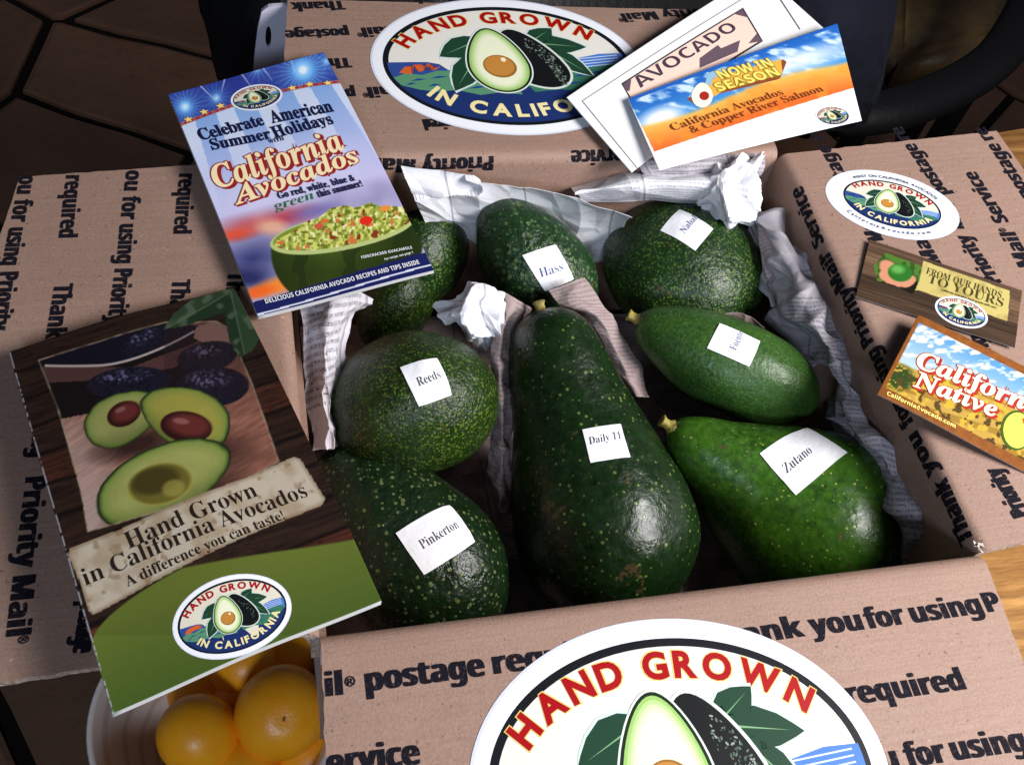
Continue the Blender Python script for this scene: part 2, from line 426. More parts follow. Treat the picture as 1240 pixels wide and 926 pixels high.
    # leaves
    def leaf(tip, base, w, side=0):
        t = np.array(tip, float); bb = np.array(base, float); d = t - bb; nn = np.array([-d[1], d[0]])
        def prof(g):
            L = [(0, .3), (.2, .8), (.45, 1), (.7, .72), (.88, .32), (1, 0)]
            return [bb + d * (x + (0 if x < 1 else g * .3)) + nn * w * (y * (1) + g) for x, y in L] + [bb + d * x - nn * w * (y + g) for x, y in L[-2::-1]]
        P(prof(.14), (200, 216, 210)); art.up(); P(prof(0), (28, 62, 44)); art.up()
        P([bb + d * .1 + nn * .015, bb + d * .85, bb + d * .1 - nn * .015], (120, 165, 120)); art.up(-2)
    for L in (((-.5, .09), (-.16, .27), .30), ((-.47, -.28), (-.22, .10), .24), ((.42, .385), (.2, .22), .34), ((.63, .155), (.2, .22), .24), ((.58, -.17), (.3, .16), .20), ((.30, .3), (.13, .2), .3)):
        leaf(*L)
    art.up(3)
    # dark fruit behind, cut half in front
    def pear(cx, cy, rx, top, botm, lean, m=44):
        o = []
        for i in range(m):
            t = 2 * math.pi * i / m; y = math.sin(t); x = math.cos(t)
            yy = cy + (top if y > 0 else botm) * y
            ww = rx * (1 - .24 * max(0, y) ** 1.3)
            o.append((cx + x * ww + lean * y, yy))
        return o
    dk = pear(.165, -.03, .235, .41, .25, -.085)
    P(pear(.165, -.03, .255, .43, .27, -.085), (205, 215, 205), 1); P(dk, (17, 19, 21), 1)
    rr = random.Random(3)
    if big:
        for _ in range(150):
            t = rr.uniform(-1, 1.35); q = rr.uniform(.45, .95)
            x = .2 + q * .17 * math.cos(t); y = -.03 + q * .33 * math.sin(t) - 0.0; x -= .06 * math.sin(t)
            s_ = rr.uniform(.005, .013); e = rr.uniform(0, 3)
            P(ell(x, y, s_, s_ * .5, e, 6), rr.choice([(92, 110, 98), (140, 150, 140), (70, 92, 76)]))
    else:
        for _ in range(24):
            t = rr.uniform(-1, 1.3); q = rr.uniform(.5, .9); P(ell(.2 + q * .17 * math.cos(t) - .05 * math.sin(t), -.03 + q * .3 * math.sin(t), .012, .006, t, 5), (82, 104, 84))
    art.up()
    P(pear(-.09, -.03, .243, .443, .297, .0), (214, 224, 214), 1)
    P(pear(-.09, -.03, .232, .43, .285, .0), (24, 40, 26), 1)
    for k in range(5):
        f = k / 4; P(pear(-.09, -.03, .214 - .016 * k, .412 - .02 * k, .268 - .016 * k, 0), tuple(np.array((150, 190, 104)) * (1 - f) ** 1.5 + np.array((228, 232, 200)) * (1 - (1 - f) ** 1.5))); art.up(.5)
    P(ell(-.087, -.035, .122, .125, 0, 36), (150, 98, 40)); art.up(); P(ell(-.09, -.03, .108, .11, 0, 30), (186, 128, 56)); art.up()
    P(ell(-.045, .035, .02, .025, 0, 10), (240, 225, 190))
    if extra:
        arctext('INSIST ON CALIFORNIA AVOCADOS', .985, .72, 140, 40, .10, (40, 52, 92), .02, True)
        arctext('CaliforniaAvocado.com', 1.08, .81, 226, 314, .11, (40, 52, 92), .02, False)

# ------------------------------------------------------------------ table, floor
TZ = 0.0
M_OAK = m_wood('oak_top', (.20, .085, .022), (.52, .27, .085), 7, .32, rad(20))
def table():
    t = empty('wooden_table', (.55, .1, -.75))
    tag(t, 'orange brown oak table under the cardboard box, seen at the right edge', 'table')
    e = at(1200, 157, 0); d = Vector((math.cos(rad(10)), math.sin(rad(10)), 0)); n = Vector((-d.y, d.x, 0))
    fl = e + d * ((-.085 - e.x) / d.x); far = e + d * .9
    pts = [fl, fl + Vector((.022, -.62, 0)), far - n * .85, far]
    # rounded corners
    P = []
    for i, p in enumerate(pts):
        a, b = pts[i - 1] - p, pts[(i + 1) % 4] - p; a.normalize(); b.normalize(); r = .03
        for k in range(6):
            f = k / 5; P.append(p + a * r * (1 - f) ** 2 + b * r * f ** 2)
    bm = bmesh.new(); vs = [bm.verts.new((p.x, p.y, TZ)) for p in P]; f = bm.faces.new(vs)
    if f.normal.z < 0: f.normal_flip()
    r = bmesh.ops.extrude_face_region(bm, geom=[f])
    for v in r['geom']:
        if isinstance(v, bmesh.types.BMVert): v.co.z -= .03
    bmesh.ops.recalc_face_normals(bm, faces=bm.faces)
    bmesh.ops.bevel(bm, geom=[e for e in bm.edges if abs(e.verts[0].co.z - e.verts[1].co.z) < .001 and e.verts[0].co.z > -.01], offset=.006, segments=3, affect='EDGES')
    me = bpy.data.meshes.new('tabletop'); bm.to_mesh(me); bm.free(); o = bpy.data.objects.new('tabletop', me); COL.objects.link(o); me.materials.append(M_OAK); put(o, t)
    cx = sum(p.x for p in pts) / 4; cy = sum(p.y for p in pts) / 4
    for p in pts:
        q = Vector((p.x + (cx - p.x) * .16, p.y + (cy - p.y) * .16, 0)); s1, s2 = .03, .02
        V = [(q.x + sx * s, q.y + sy * s, z) for z, s in ((-.75, s2), (-.03, s1)) for sx, sy in ((-1, -1), (1, -1), (1, 1), (-1, 1))]
        mesh_from('leg', V, [(0, 3, 2, 1), (4, 5, 6, 7), (0, 1, 5, 4), (1, 2, 6, 5), (2, 3, 7, 6), (3, 0, 4, 7)], M_OAK, t)
table()

def m_tile():
    t = NT(mat('flagstone', (.05, .028, .018), .55, .3))
    i = t.n('ShaderNodeObjectInfo').outputs['Random']
    a = t.noise(5, 5, .6); b = t.noise(40, 4, .6)
    c = t.mix(t.ramp(a, (.3, 0.), (.75, 1.)), (.19, .09, .05), (.30, .155, .092))
    c = t.mix(t.ramp(i, (0, 0.), (1, .5)), c, (.09, .05, .036)); c = t.mix(t.ramp(b, (.5, 0.), (.8, .5)), c, (.07, .04, .028))
    return t.out(Base_Color=c, Normal=t.bump(a, .5, .012, t.bump(b, .4, .003)))
def floor():
    g = NT(mat('grout', (.012, .009, .008), .95, .1)); g.out(Normal=g.bump(g.noise(150, 3), .4, .003))
    V = [(-6, -5, -.762), (7, -5, -.762), (7, 9, -.762), (-6, 9, -.762)]
    f = mesh_from('floor', V, [(0, 1, 2, 3)], g.m); f['kind'] = 'structure'
    rr = random.Random(11); S = []
    s0 = .36
    for i in range(-4, 9):
        for j in range(-3, 12):
            S.append((i * s0 + (j % 2) * s0 * .5 + rr.uniform(-.13, .13), j * s0 * .9 + rr.uniform(-.13, .13)))
    mt = m_tile()
    for k, (x, y) in enumerate(S):
        if not (-1.35 < x < 2.3 and -.5 < y < 3.4): continue
        poly = [(x - .6, y - .6), (x + .6, y - .6), (x + .6, y + .6), (x - .6, y + .6)]
        for a, b in S:
            if (a, b) == (x, y) or math.hypot(a - x, b - y) > 1.2: continue
            dx, dy = a - x, b - y; L = math.hypot(dx, dy); dx /= L; dy /= L; m = L / 2 - .011
            o = []
            for i in range(len(poly)):
                p, q = poly[i], poly[(i + 1) % len(poly)]
                dp = (p[0] - x) * dx + (p[1] - y) * dy - m; dq = (q[0] - x) * dx + (q[1] - y) * dy - m
                if dp <= 0: o.append(p)
                if dp * dq < 0: t = dp / (dp - dq); o.append((p[0] + (q[0] - p[0]) * t, p[1] + (q[1] - p[1]) * t))
            poly = o
            if len(poly) < 3: break
        if len(poly) < 3: continue
        # wobbly outline
        Q = []
        for i in range(len(poly)):
            p, q = poly[i], poly[(i + 1) % len(poly)]
            L = math.hypot(q[0] - p[0], q[1] - p[1]); m = max(1, int(L / .09))
            for k2 in range(m):
                t = k2 / m; u = p[0] + (q[0] - p[0]) * t; v = p[1] + (q[1] - p[1]) * t
                w = noise.noise(Vector((u * 9, v * 9, 0))) * .008; Q.append((u + w, v + w))
        n = len(Q); z = -.75 + rr.uniform(-.001, .001)
        V = [(x + (u - x) * .94, y + (v - y) * .94, z) for u, v in Q] + [(u, v, z - .004) for u, v in Q] + [(u, v, z - .012) for u, v in Q]
        F = [tuple(range(n))] + [(i + n, (i + 1) % n + n, (i + 1) % n, i) for i in range(n)] + [(i + 2 * n, (i + 1) % n + 2 * n, (i + 1) % n + n, i + n) for i in range(n)]
        o = mesh_from('tile', [(a - x, b - y, c) for a, b, c in V], F, mt); o.location = (x, y, 0); o.parent = f
floor()

# ------------------------------------------------------------------ the cardboard box
INK = (20, 18, 27)
BW, BD, RIM, R0, TH = .305, .275, .2, .007, .0035
LA = R0 * math.pi / 2
class Side:
    """inner face of one wall, rolled over the rim into its flap. a: along the rim, q: unrolled distance (negative = down the wall)"""
    def __init__(s, o, al, out, W, tilt, sag=0.0, wave=0.0):
        s.o = Vector(o); s.al = Vector(al); s.out = Vector(out); s.W = W; s.tilt = tilt; s.sag = sag; s.wave = wave
    def wor(s, a, q, h=0):
        if q <= 0: off, z, n = 0, RIM - R0 + q, -s.out
        elif q < LA:
            t = q / R0; off = R0 - R0 * math.cos(t); z = RIM - R0 + R0 * math.sin(t); n = -s.out * math.cos(t) + Vector((0, 0, 1)) * math.sin(t)
        else:
            e = q - LA; off = R0 + e; z = RIM + s.tilt * e - s.sag * e * e + s.wave * math.sin(a * 17 + 1) * min(1, e / .05); n = Vector((0, 0, 1))
        if q < LA: z += s.wave * .0
        return s.o + s.al * a + s.out * off + Vector((0, 0, z)) + n * h
    def loc(s, x, y, wall=False):
        d = Vector(ray(x, y)); c = Vector(CAM)
        if not wall:
            z = RIM
            for _ in range(6):
                p = c + d * ((z - c.z) / d.z); e = (p - s.o).dot(s.out) - R0; z = RIM + (s.tilt * e - s.sag * e * e if e > 0 else 0)
            if e >= 0: return ((p - s.o).dot(s.al), LA + e)
            if e > -R0: return ((p - s.o).dot(s.al), LA + e)
        k = (s.o - c).dot(s.out) / d.dot(s.out); p = c + d * k
        return ((p - s.o).dot(s.al), p.z - RIM + R0)
    def text(s, art, body, A, B, hp, wall=False, flip=False, off=.035, kind='sans'):
        a = np.array(s.loc(*A, wall)); b = np.array(s.loc(*B, wall))
        dx, dy = B[0] - A[0], B[1] - A[1]; L = math.hypot(dx, dy)
        art.text(body, a, b, hp, INK, kind, off, res=2, up=0, heavy=.036, flip=-1 if s.al.cross(s.out).z < 0 else 1)
def side_parts(root, side, L, lo, hi, seed, edgefn=None):
    """flap sheet with rolled rim; L(a) outer length, lo/hi(q) taper of the ends"""
    rr = random.Random(seed)
    qs = [-.02, -.01, 0] + [LA * k / 6 for k in range(1, 7)]
    M = 30; NA = 44
    V = []; rows = []
    for layer in (0, 1):
        for k in range(len(qs) + M):
            row = []
            for i in range(NA + 1):
                f = i / NA
                if k < len(qs): q = qs[k]; a = side.W * f
                else:
                    g = (k - len(qs) + 1) / M
                    a0 = side.W * f; q = LA + (L(a0) - LA) * g
                    q += (noise.noise(Vector((a0 * 120, seed, 0))) * .0006 if k == len(qs) + M - 1 else 0)
                    e = q - LA; lo_, hi_ = lo(e), side.W - hi(e); a = lo_ + (hi_ - lo_) * f
                    if i in (0, NA): a += noise.noise(Vector((q * 150, seed, 3))) * .0007
                row.append(len(V)); V.append(side.wor(a, q, -TH if layer else 0))
            rows.append(row)
    K = len(qs) + M; F = []; idx = []
    for layer in (0, 1):
        for k in range(K - 1):
            for i in range(NA):
                a, b, c, d = rows[layer * K + k][i], rows[layer * K + k][i + 1], rows[layer * K + k + 1][i + 1], rows[layer * K + k + 1][i]
                F.append((a, b, c, d) if layer == 0 else (d, c, b, a)); idx.append(2 if layer else 0)
    for k in range(K - 1):
        for i in (0, NA):
            F.append((rows[k][i], rows[k + 1][i], rows[K + k + 1][i], rows[K + k][i])); idx.append(1)
    for i in range(NA):
        F.append((rows[K - 1][i], rows[K - 1][i + 1], rows[2 * K - 1][i + 1], rows[2 * K - 1][i])); idx.append(1)
        F.append((rows[0][i], rows[0][i + 1], rows[K][i + 1], rows[K][i])); idx.append(1)
    me = bpy.data.meshes.new('flap'); me.from_pydata([tuple(v) for v in V], [], F)
    me.polygons.foreach_set('material_index', idx); me.polygons.foreach_set('use_smooth', [i != 1 for i in idx])
    bm = bmesh.new(); bm.from_mesh(me); bmesh.ops.recalc_face_normals(bm, faces=bm.faces)
    for e in bm.edges:
        if len(e.link_faces) == 2 and e.link_faces[0].material_index != e.link_faces[1].material_index: e.smooth = False
    bm.to_mesh(me); bm.free()
    o = bpy.data.objects.new('flap', me); COL.objects.link(o); me.materials.append(M_CARD); me.materials.append(M_EDGE); me.materials.append(M_WHITE)
    put(o, root); return o

M_WHITE = mat('white_outer_liner', (.62, .62, .66), .5, .3)
BOX = empty('cardboard_box', (BW / 2, BD / 2, 0))
tag(BOX, 'open brown cardboard shipping box full of avocados with its four flaps folded out', 'box')
def wall_slab(x0, x1, y0, y1, z0, z1, name='side_wall', outer=None):
    V = [(x, y, z) for z in (z0, z1) for x, y in ((x0, y0), (x1, y0), (x1, y1), (x0, y1))]
    return mesh_from(name, V, [(0, 3, 2, 1), (4, 5, 6, 7), (0, 1, 5, 4), (1, 2, 6, 5), (2, 3, 7, 6), (3, 0, 4, 7)], [M_CARD, M_WHITE], BOX, idx=[1 if k == outer else 0 for k in range(6)] if outer else None)
zt = RIM - R0 - .0202
wall_slab(0, TH, 0, BD, .004, zt, outer=5); wall_slab(BW, BW + TH, -TH, BD + TH, .004, zt, outer=3)
wall_slab(TH, BW, -TH, 0, .004, zt, outer=2); wall_slab(0, BW, BD, BD + TH, .004, zt, outer=4)
wall_slab(.0005, BW + TH, -TH, BD + TH, 0, .0039, 'box_bottom')
FRONT = Side((0, 0, 0), (1, 0, 0), (0, -1, 0), BW, -.02, 0, .0003)
BACK = Side((0, BD, 0), (1, 0, 0), (0, 1, 0), BW, .02, 0, .0003)
RIGHT = Side((BW, 0, 0), (0, 1, 0), (1, 0, 0), BD, .12, 0, .0003)
LEFT = Side((0, 0, 0), (0, 1, 0), (-1, 0, 0), BD, -.03, 0, .0004)
ff = side_parts(BOX, FRONT, lambda a: .150, lambda e: -.04 * e, lambda e: .11 * e, 1)
fb = side_parts(BOX, BACK, lambda a: .150, lambda e: .10 * e, lambda e: .0, 2)
fr = side_parts(BOX, RIGHT, lambda a: .152, lambda e: .05 * e, lambda e: .0, 3)
def leftL(a): return .148 - .012 * max(0, (a - .19) / .085)
fl_ = side_parts(BOX, LEFT, leftL, lambda e: -.03 * e, lambda e: .05 * e, 4)
def hgt(side, A, B):  # metres between two photo points on a flap
    return float(np.linalg.norm(np.subtract(side.loc(*A), side.loc(*B))))
def word(a, w, A, B, h, flip=1):
    A, B = np.array(A, float), np.array(B, float); kw = dict(res=2, up=0, heavy=.066, flip=flip)
    if w.endswith('®'):
        d = B - A; n = flip * np.array([-d[1], d[0]]) / np.linalg.norm(d) * h * .52
        a.text(w[:-1], A, A + d * .86, h, INK, 'sans', .0, **kw); kw['heavy'] = .02; a.text('®', A + d * .885 + n, A + d + n, h * .45, INK, 'plain', .01, **kw)
    else: a.text(w, A, B, h, INK, 'sans', .0, **kw)
H1 = hgt(FRONT, (1172, 834), (1170, 809))
a = Art()
for w, A, B in (('ail®', (372, 845), (433, 838)), ('postage', (445, 837), (587, 818)), ('required', (600, 816), (757, 796)), ('Thank', (852, 787), (975, 770)), ('you', (985, 769), (1046, 762)),
                ('for', (1053, 761), (1098, 755)), ('using', (1108, 754), (1191, 742)), ('P', (1198, 741), (1214, 739)),
                ('Service', (388, 940), (508, 925)), ('required', (1030, 853), (1170, 834)), ('postage', (880, 872), (1015, 855)), ('for', (1102, 928), (1148, 922)), ('using', (1158, 920), (1245, 908)), ('you', (1025, 938), (1090, 930))):
    if w == 'ail®':
        word(a, 'il', FRONT.loc(396, 843), FRONT.loc(414, 841), H1, -1); A = np.array(FRONT.loc(418, 832)); a.text('®', A, FRONT.loc(431, 830), H1 * .42, INK, 'plain', .01, res=2, up=0, heavy=.03, flip=-1); continue
    if w == 'Service': w, A = 'ervice', (397, 939)
    word(a, w, FRONT.loc(*A), FRONT.loc(*B), H1, -1)
PRN = []
PRN.append(a.build('printed_lettering', M_INK, lambda x, y, h: FRONT.wor(x, y, h), ff, step=.02))
a = Art()   # back flap, lettering upside down (read from the far side)
HB = H1
for w, A, B in (('Thank', (415, 2), (352, 4)), ('Thank', (553, -8), (497, -5)), ('Priority', (875, 10), (800, 13)), ('Mail®', (792, 14), (745, 17)),
                ('postage', (420, 35), (345, 38)), ('Mail®', (484, 32), (430, 35)), ('Priority', (560, 28), (492, 31)),
                ('Thank', (423, 71), (355, 73)), ('required', (860, 50), (790, 54)),
                ('postage', (428, 108), (352, 110)), ('Mail®', (493, 104), (437, 107)), ('Priority', (580, 100), (502, 103)),
                ('required', (568, 142), (512, 145)), ('you', (800, 95), (765, 97)), ('for', (760, 97), (735, 99))):
    A2 = np.array(BACK.loc(*A)); B2 = np.array(BACK.loc(*B)); word(a, w, A2, B2, HB)
# wall strip below the rim
for w, A, B in (('Priority', (597, 187), (512, 190)), ('Mail®', (503, 190), (440, 193)), ('Service', (765, 180), (692, 182))):
    A2 = np.array(BACK.loc(*A)); B2 = np.array(BACK.loc(*B)); word(a, w, A2, B2, HB)
PRN.append(a.build('printed_lettering', M_INK, lambda x, y, h: BACK.wor(x, y, h), fb, step=.0035))
a = Art()   # left flap: reads downwards
for w, A, B in (('ou', (24, 213), (20, 234)), ('for', (18, 242), (13, 268)), ('using', (11, 276), (2, 320)), ('Priority', (0, 330), (-12, 400)),
                ('required', (80, 213), (71, 287)), ('Thank', (66, 344), (55, 410)), ('you', (52, 420), (47, 460)), ('for', (46, 468), (43, 496)), ('using', (42, 503), (36, 553)), ('Priority', (31, 580), (18, 688)), ('Mail®', (16, 700), (6, 782)),
                ('ou', (153, 207), (150, 230)), ('for', (149, 238), (146, 265)), ('using', (145, 272), (141, 318)), ('Priority', (139, 326), (130, 392)), ('Mail®', (128, 400), (123, 450)),
                ('required', (217, 211), (210, 282)), ('Thank', (209, 339), (202, 400)), ('Thank', (276, 330), (270, 392)), ('postage', (98, 730), (88, 790))):
    A2 = np.array(LEFT.loc(*A)); B2 = np.array(LEFT.loc(*B)); word(a, w, A2, B2, H1 * .92)
PRN.append(a.build('printed_lettering', M_INK, lambda x, y, h: LEFT.wor(x, y, h), fl_, step=.02))
a = Art()   # right flap: reads upwards (away from the viewer)
for w, A, B in (('postage', (1046, 246), (1003, 175)), ('re', (998, 169), (988, 152)), ('Mail®', (1140, 318), (1112, 272)), ('Mail®', (1070, 290), (1052, 258)),
                ('postage', (1150, 234), (1108, 174)), ('re', (1102, 168), (1092, 154)), ('Service', (1222, 268), (1182, 208)), ('Mail®', (1252, 322), (1226, 275)),
                ('Priority', (1213, 341), (1173, 284)), ('Mail®', (1168, 276), (1153, 242)), ('postage', (1252, 238), (1209, 174)), ('re', (1204, 168), (1192, 154)),
                ('using', (1216, 452), (1190, 406)), ('Priority', (1247, 622), (1211, 566))):
    A2 = np.array(RIGHT.loc(*A)); B2 = np.array(RIGHT.loc(*B)); word(a, w, A2, B2, H1, -1)
for w, A, B in (('Thank', (1176, 652), (1141, 577)), ('you', (1137, 567), (1113, 518)), ('for', (1108, 507), (1093, 478)), ('using', (1088, 470), (1064, 417)), ('Priority', (1059, 409), (1029, 344)), ('Mail®', (1024, 342), (1003, 297)), ('Service', (999, 289), (972, 225))):
    A2 = np.array(RIGHT.loc(*A)); B2 = np.array(RIGHT.loc(*B)); word(a, w, A2, B2, H1, -1)
PRN.append(a.build('printed_lettering', M_INK, lambda x, y, h: RIGHT.wor(x, y, h), fr, step=.0035))
# torn, frayed paper at the near right corner
def torn(n, c, r, seed):
    rr = random.Random(seed); V = []; F = []
    for k in range(n):
        p = c + Vector((rr.uniform(-r, r), rr.uniform(-r, r), rr.uniform(-.001, .003))); i = len(V)
        for j in range(4): V.append(p + Vector((rr.uniform(-1, 1), rr.uniform(-1, 1), rr.uniform(-.4, .6))) * r * .55)
        F += [(i, i + 1, i + 2), (i, i + 2, i + 3)]
    o = mesh_from('torn_paper_edge', V, F, mat('torn_paper', (.55, .47, .42), .9), BOX); return o
torn(9, at(1185, 661, RIM - .001), .0024, 5)
#==PART3==
# ------------------------------------------------------------------ avocados
def avocado(name, label, A, B, rmax, prof, m, seed, stem=None, squash=1.0, lump=.0016):
    """A: stem end, B: blossom end (world); prof: radius fractions along the length"""
    A, B = Vector(A), Vector(B); ax = B - A; L = ax.length; ax.normalize()
    up = Vector((0, 0, 1)); e1 = (up - ax * up.dot(ax)).normalized(); e2 = ax.cross(e1)
    NU, NV = 72, 48
    xs = np.linspace(0, 1, len(prof))
    def pr(t):   # smooth cubic through the control radii, rounded ends
        i = min(len(prof) - 2, int(t * (len(prof) - 1))); f = t * (len(prof) - 1) - i
        p0, p1, p2, p3 = prof[max(0, i - 1)], prof[i], prof[i + 1], prof[min(len(prof) - 1, i + 2)]
        return .5 * (2 * p1 + (p2 - p0) * f + (2 * p0 - 5 * p1 + 4 * p2 - p3) * f * f + (3 * p1 - p0 - 3 * p2 + p3) * f ** 3)
    c0 = (A + B) / 2; V = []; so = Vector((seed * 3.1, 0, 0))
    for k in range(NV + 1):
        th = math.pi * k / NV; t = (1 - math.cos(th)) / 2
        r = rmax * pr(t) * math.sin(th) ** .82 / max(.001, (math.sin(th) ** .0))
        for j in range(NU):
            ph = 2 * math.pi * j / NU
            p = A + ax * L * t - c0 + (e1 * math.cos(ph) * squash + e2 * math.sin(ph)) * r
            d = noise.noise(p * 18 + so) * lump * 2.2 + noise.noise(p * 55 + so) * lump * .5
            q = p + (p.normalized()) * d * min(1, math.sin(th) * 2)
            V.append(q)
    F = [(k * NU + j, k * NU + (j + 1) % NU, (k + 1) * NU + (j + 1) % NU, (k + 1) * NU + j) for k in range(NV) for j in range(NU)]
    root = empty(name, c0); tag(root, label, 'avocado', 'large green avocados packed in the box')
    me = bpy.data.meshes.new('fruit'); me.from_pydata([tuple(v) for v in V], [], F)
    bm = bmesh.new(); bm.from_mesh(me); bmesh.ops.remove_doubles(bm, verts=bm.verts, dist=1e-6); bmesh.ops.recalc_face_normals(bm, faces=bm.faces)
    for f in bm.faces: f.smooth = True
    bm.to_mesh(me); bm.free(); me.materials.append(m)
    o = bpy.data.objects.new('fruit', me); COL.objects.link(o); o.parent = root
    bvh = BVHTree.FromPolygons([tuple(v.co + c0) for v in me.vertices], [tuple(p.vertices) for p in me.polygons])
    if stem:
        # a short yellow-green stub with a flared cap
        V, F = [], []; P = [(0, .0046), (.0015, .0042), (.003, .0028), (.006, .0026), (.0078, .0036), (.0085, .003), (.0082, .0008)]
        s0 = A + ax * stem[0]; d = -ax; N = 14
        for h, r in P:
            for j in range(N):
                t = 2 * math.pi * j / N; rr = r * (1 + .14 * math.sin(3 * t + seed)); V.append(s0 + d * h + (e1 * math.cos(t) + e2 * math.sin(t)) * rr)
        for k in range(len(P) - 1): F += [(k * N + j, k * N + (j + 1) % N, (k + 1) * N + (j + 1) % N, (k + 1) * N + j) for j in range(N)]
        F.append(tuple(range((len(P) - 1) * N, len(P) * N)))
        mesh_from('stem', V, F, M_STEM, root, smooth=True)
    return root, bvh
t = NT(mat('stem', (.35, .30, .05), .6)); M_STEM = t.out(Base_Color=t.mix(t.ramp(t.noise(300, 3), (.35, 0.), (.7, 1.)), (.34, .28, .05), (.12, .075, .02)), Normal=t.bump(t.noise(500, 3), .5, .001))
t = NT(mat('paper_label', (.80, .80, .83), .55, .3)); M_LABEL = t.out(Base_Color=t.mix(t.ramp(t.noise(60, 4), (.35, 0.), (.7, 1.)), (.80, .80, .83), (.74, .74, .78)), Normal=t.bump(t.noise(120, 3, .6), .35, .0012)); M_LABINK = mat('label_ink', (.03, .03, .05), .7); M_LABBLUE = mat('label_ink_blue', (.05, .07, .22), .7)
def sticker_label(root, bvh, corners, words, blue=False, hp=11, off=-.009, curl=0.0):
    """a square paper label pressed on the fruit: TL TR BR BL photo points; words: (text, A, B)"""
    c = [Vector((x, y)) for x, y in corners]; N = 12
    cv = Vector(CAM); V = []
    mid = (c[0] + c[1] + c[2] + c[3]) / 4; d0 = Vector(ray(mid.x, mid.y)).normalized()
    m0, mn, _i, _d = bvh.ray_cast(cv, d0)
    if mn.dot(d0) > 0: mn = -mn
    def lift(p): return noise.noise(Vector((p.x * .06, p.y * .06, 1))) * .0002 + .0002
    def place(p, h):     # pressed from the label's own plane onto the nearest skin
        d = Vector(ray(p.x, p.y)); q = cv + d * ((m0 - cv).dot(mn) / d.dot(mn))
        loc, n, i, dist = bvh.find_nearest(q)
        if n.dot(mn) < 0: n = -n
        n = (n + mn).normalized()
        return loc + n * (.00035 + h)
    for j in range(N + 1):
        for i in range(N + 1):
            u, v = i / N, j / N; p = (c[0] * (1 - u) + c[1] * u) * (1 - v) + (c[3] * (1 - u) + c[2] * u) * v
            e = max(abs(u - .5), abs(v - .5)) * 2
            cr = lift(p) + max(0, (u if corners[0][0] % 2 else 1 - u) + (1 - v) - 1.6) * .0015
            V.append(place(p, cr))
    F = [(j * (N + 1) + i, j * (N + 1) + i + 1, (j + 1) * (N + 1) + i + 1, (j + 1) * (N + 1) + i) for j in range(N) for i in range(N)]
    ring = [i for i in range(N + 1)] + [(j + 1) * (N + 1) - 1 for j in range(1, N + 1)] + [N * (N + 1) + i for i in range(N - 1, -1, -1)] + [j * (N + 1) for j in range(N - 1, 0, -1)]
    b0 = len(V); ctr = root.location
    V += [V[i] + (ctr - V[i]).normalized() * .0005 for i in ring]; nR = len(ring)
    F += [(ring[i], ring[(i + 1) % nR], b0 + (i + 1) % nR, b0 + i) for i in range(nR)]
    o = mesh_from('paper_label', V, F, M_LABEL, root, smooth=False)
    TV, TF = [], []
    for body, A, B in words:
        V2, F2 = glyphs(body, 'serif', off, 2); A = Vector(A); B = Vector(B); d = B - A; n = Vector((d.y, -d.x)).normalized()
        x0, x1 = V2[:, 0].min(), V2[:, 0].max(); k = hp / cap_h('serif'); b = len(TV)
        for x, y in V2: p = A + d * ((x - x0) / (x1 - x0)) + n * (y * k); TV.append(place(p, lift(p) + .00012))
        TF += [tuple(i + b for i in f) for f in F2]
    mesh_from('label_lettering', TV, TF, M_LABBLUE if blue else M_LABINK, root)

DK = (.006, .020, .009)
m_round = m_avocado('skin_pebbled_dark', (.003, .009, .002), (.010, .028, .003), (.085, .13, .012), 640, .5, .75)
m_hass = m_avocado('skin_coarse', (.003, .011, .004), (.010, .034, .009), (.075, .13, .04), 330, .46, 1.3)
m_nabal = m_avocado('skin_fine_dots', (.003, .012, .004), (.008, .029, .005), (.085, .145, .02), 600, .52, .6)
m_daily = m_avocado('skin_sparse_dots', (.0018, .006, .002), (.005, .018, .003), (.13, .18, .035), 270, .26, .6)
m_zut = m_avocado('skin_bright', (.008, .030, .003), (.032, .095, .006), (.36, .36, .10), 300, .24, .30, rough=.30)
m_fue = m_avocado('skin_smooth', (.010, .034, .008), (.032, .085, .012), (.16, .25, .07), 620, .26, .36, rough=.36)
m_pink = m_avocado('skin_bumpy_dots', (.0015, .006, .002), (.004, .014, .003), (.11, .14, .045), 320, .36, .95)

def rim_point(x, y, z): return at(x, y, z)
reed = avocado('avocado', 'round dark green avocado marked Reeds, with a dense yellow-green speckle', at(477, 404, .160) , at(522, 572, .122), .0448, [.80, 1, 1.06, 1.02, .86], m_round, 1)
nabal = avocado('avocado', 'wide round dark green avocado marked Nabal, in the back right of the box', at(827, 322, .142) + Vector((0, 0, .036)), at(833, 326, .140) - Vector((0, 0, .038)), .0490, [.84, 1, 1.04, 1, .86], m_nabal, 2)
hass = avocado('avocado', 'pebbly oval green avocado marked Hass, standing against the newspaper at the back', at(590, 247, .172), at(700, 388, .118), .0305, [.74, .92, 1.0, 1.06, .96], m_hass, 3)
daily = avocado('avocado', 'very long pear-shaped dark avocado marked Daily 11, lying in the middle of the box', at(655, 376, .166), at(768, 756, .092), .0515, [.80, .69, .67, .82, 1.02, 1.12, .96], m_daily, 4, stem=(.003,))
fue = avocado('avocado', 'slim elongated mid green avocado marked Fuente, lying behind the Zutano one', at(772, 387, .158), at(986, 492, .140), .0268, [.72, .88, 1.0, 1.07, 1.06, .92], m_fue, 5, stem=(.002,))
zut = avocado('avocado', 'large bright green avocado marked Zutano, with pale dots, nearest the right front corner', at(812, 516, .150), at(1084, 698, .092), .0520, [.48, .54, .78, 1.02, 1.12, 1.02], m_zut, 6, stem=(.002,))
pink = avocado('avocado', 'dark pear-shaped avocado marked Pinkerton, in the front left corner of the box', at(396, 546, .132), at(586, 766, .088), .0410, [.70, .78, .90, 1.02, 1.06, .96], m_pink, 7)
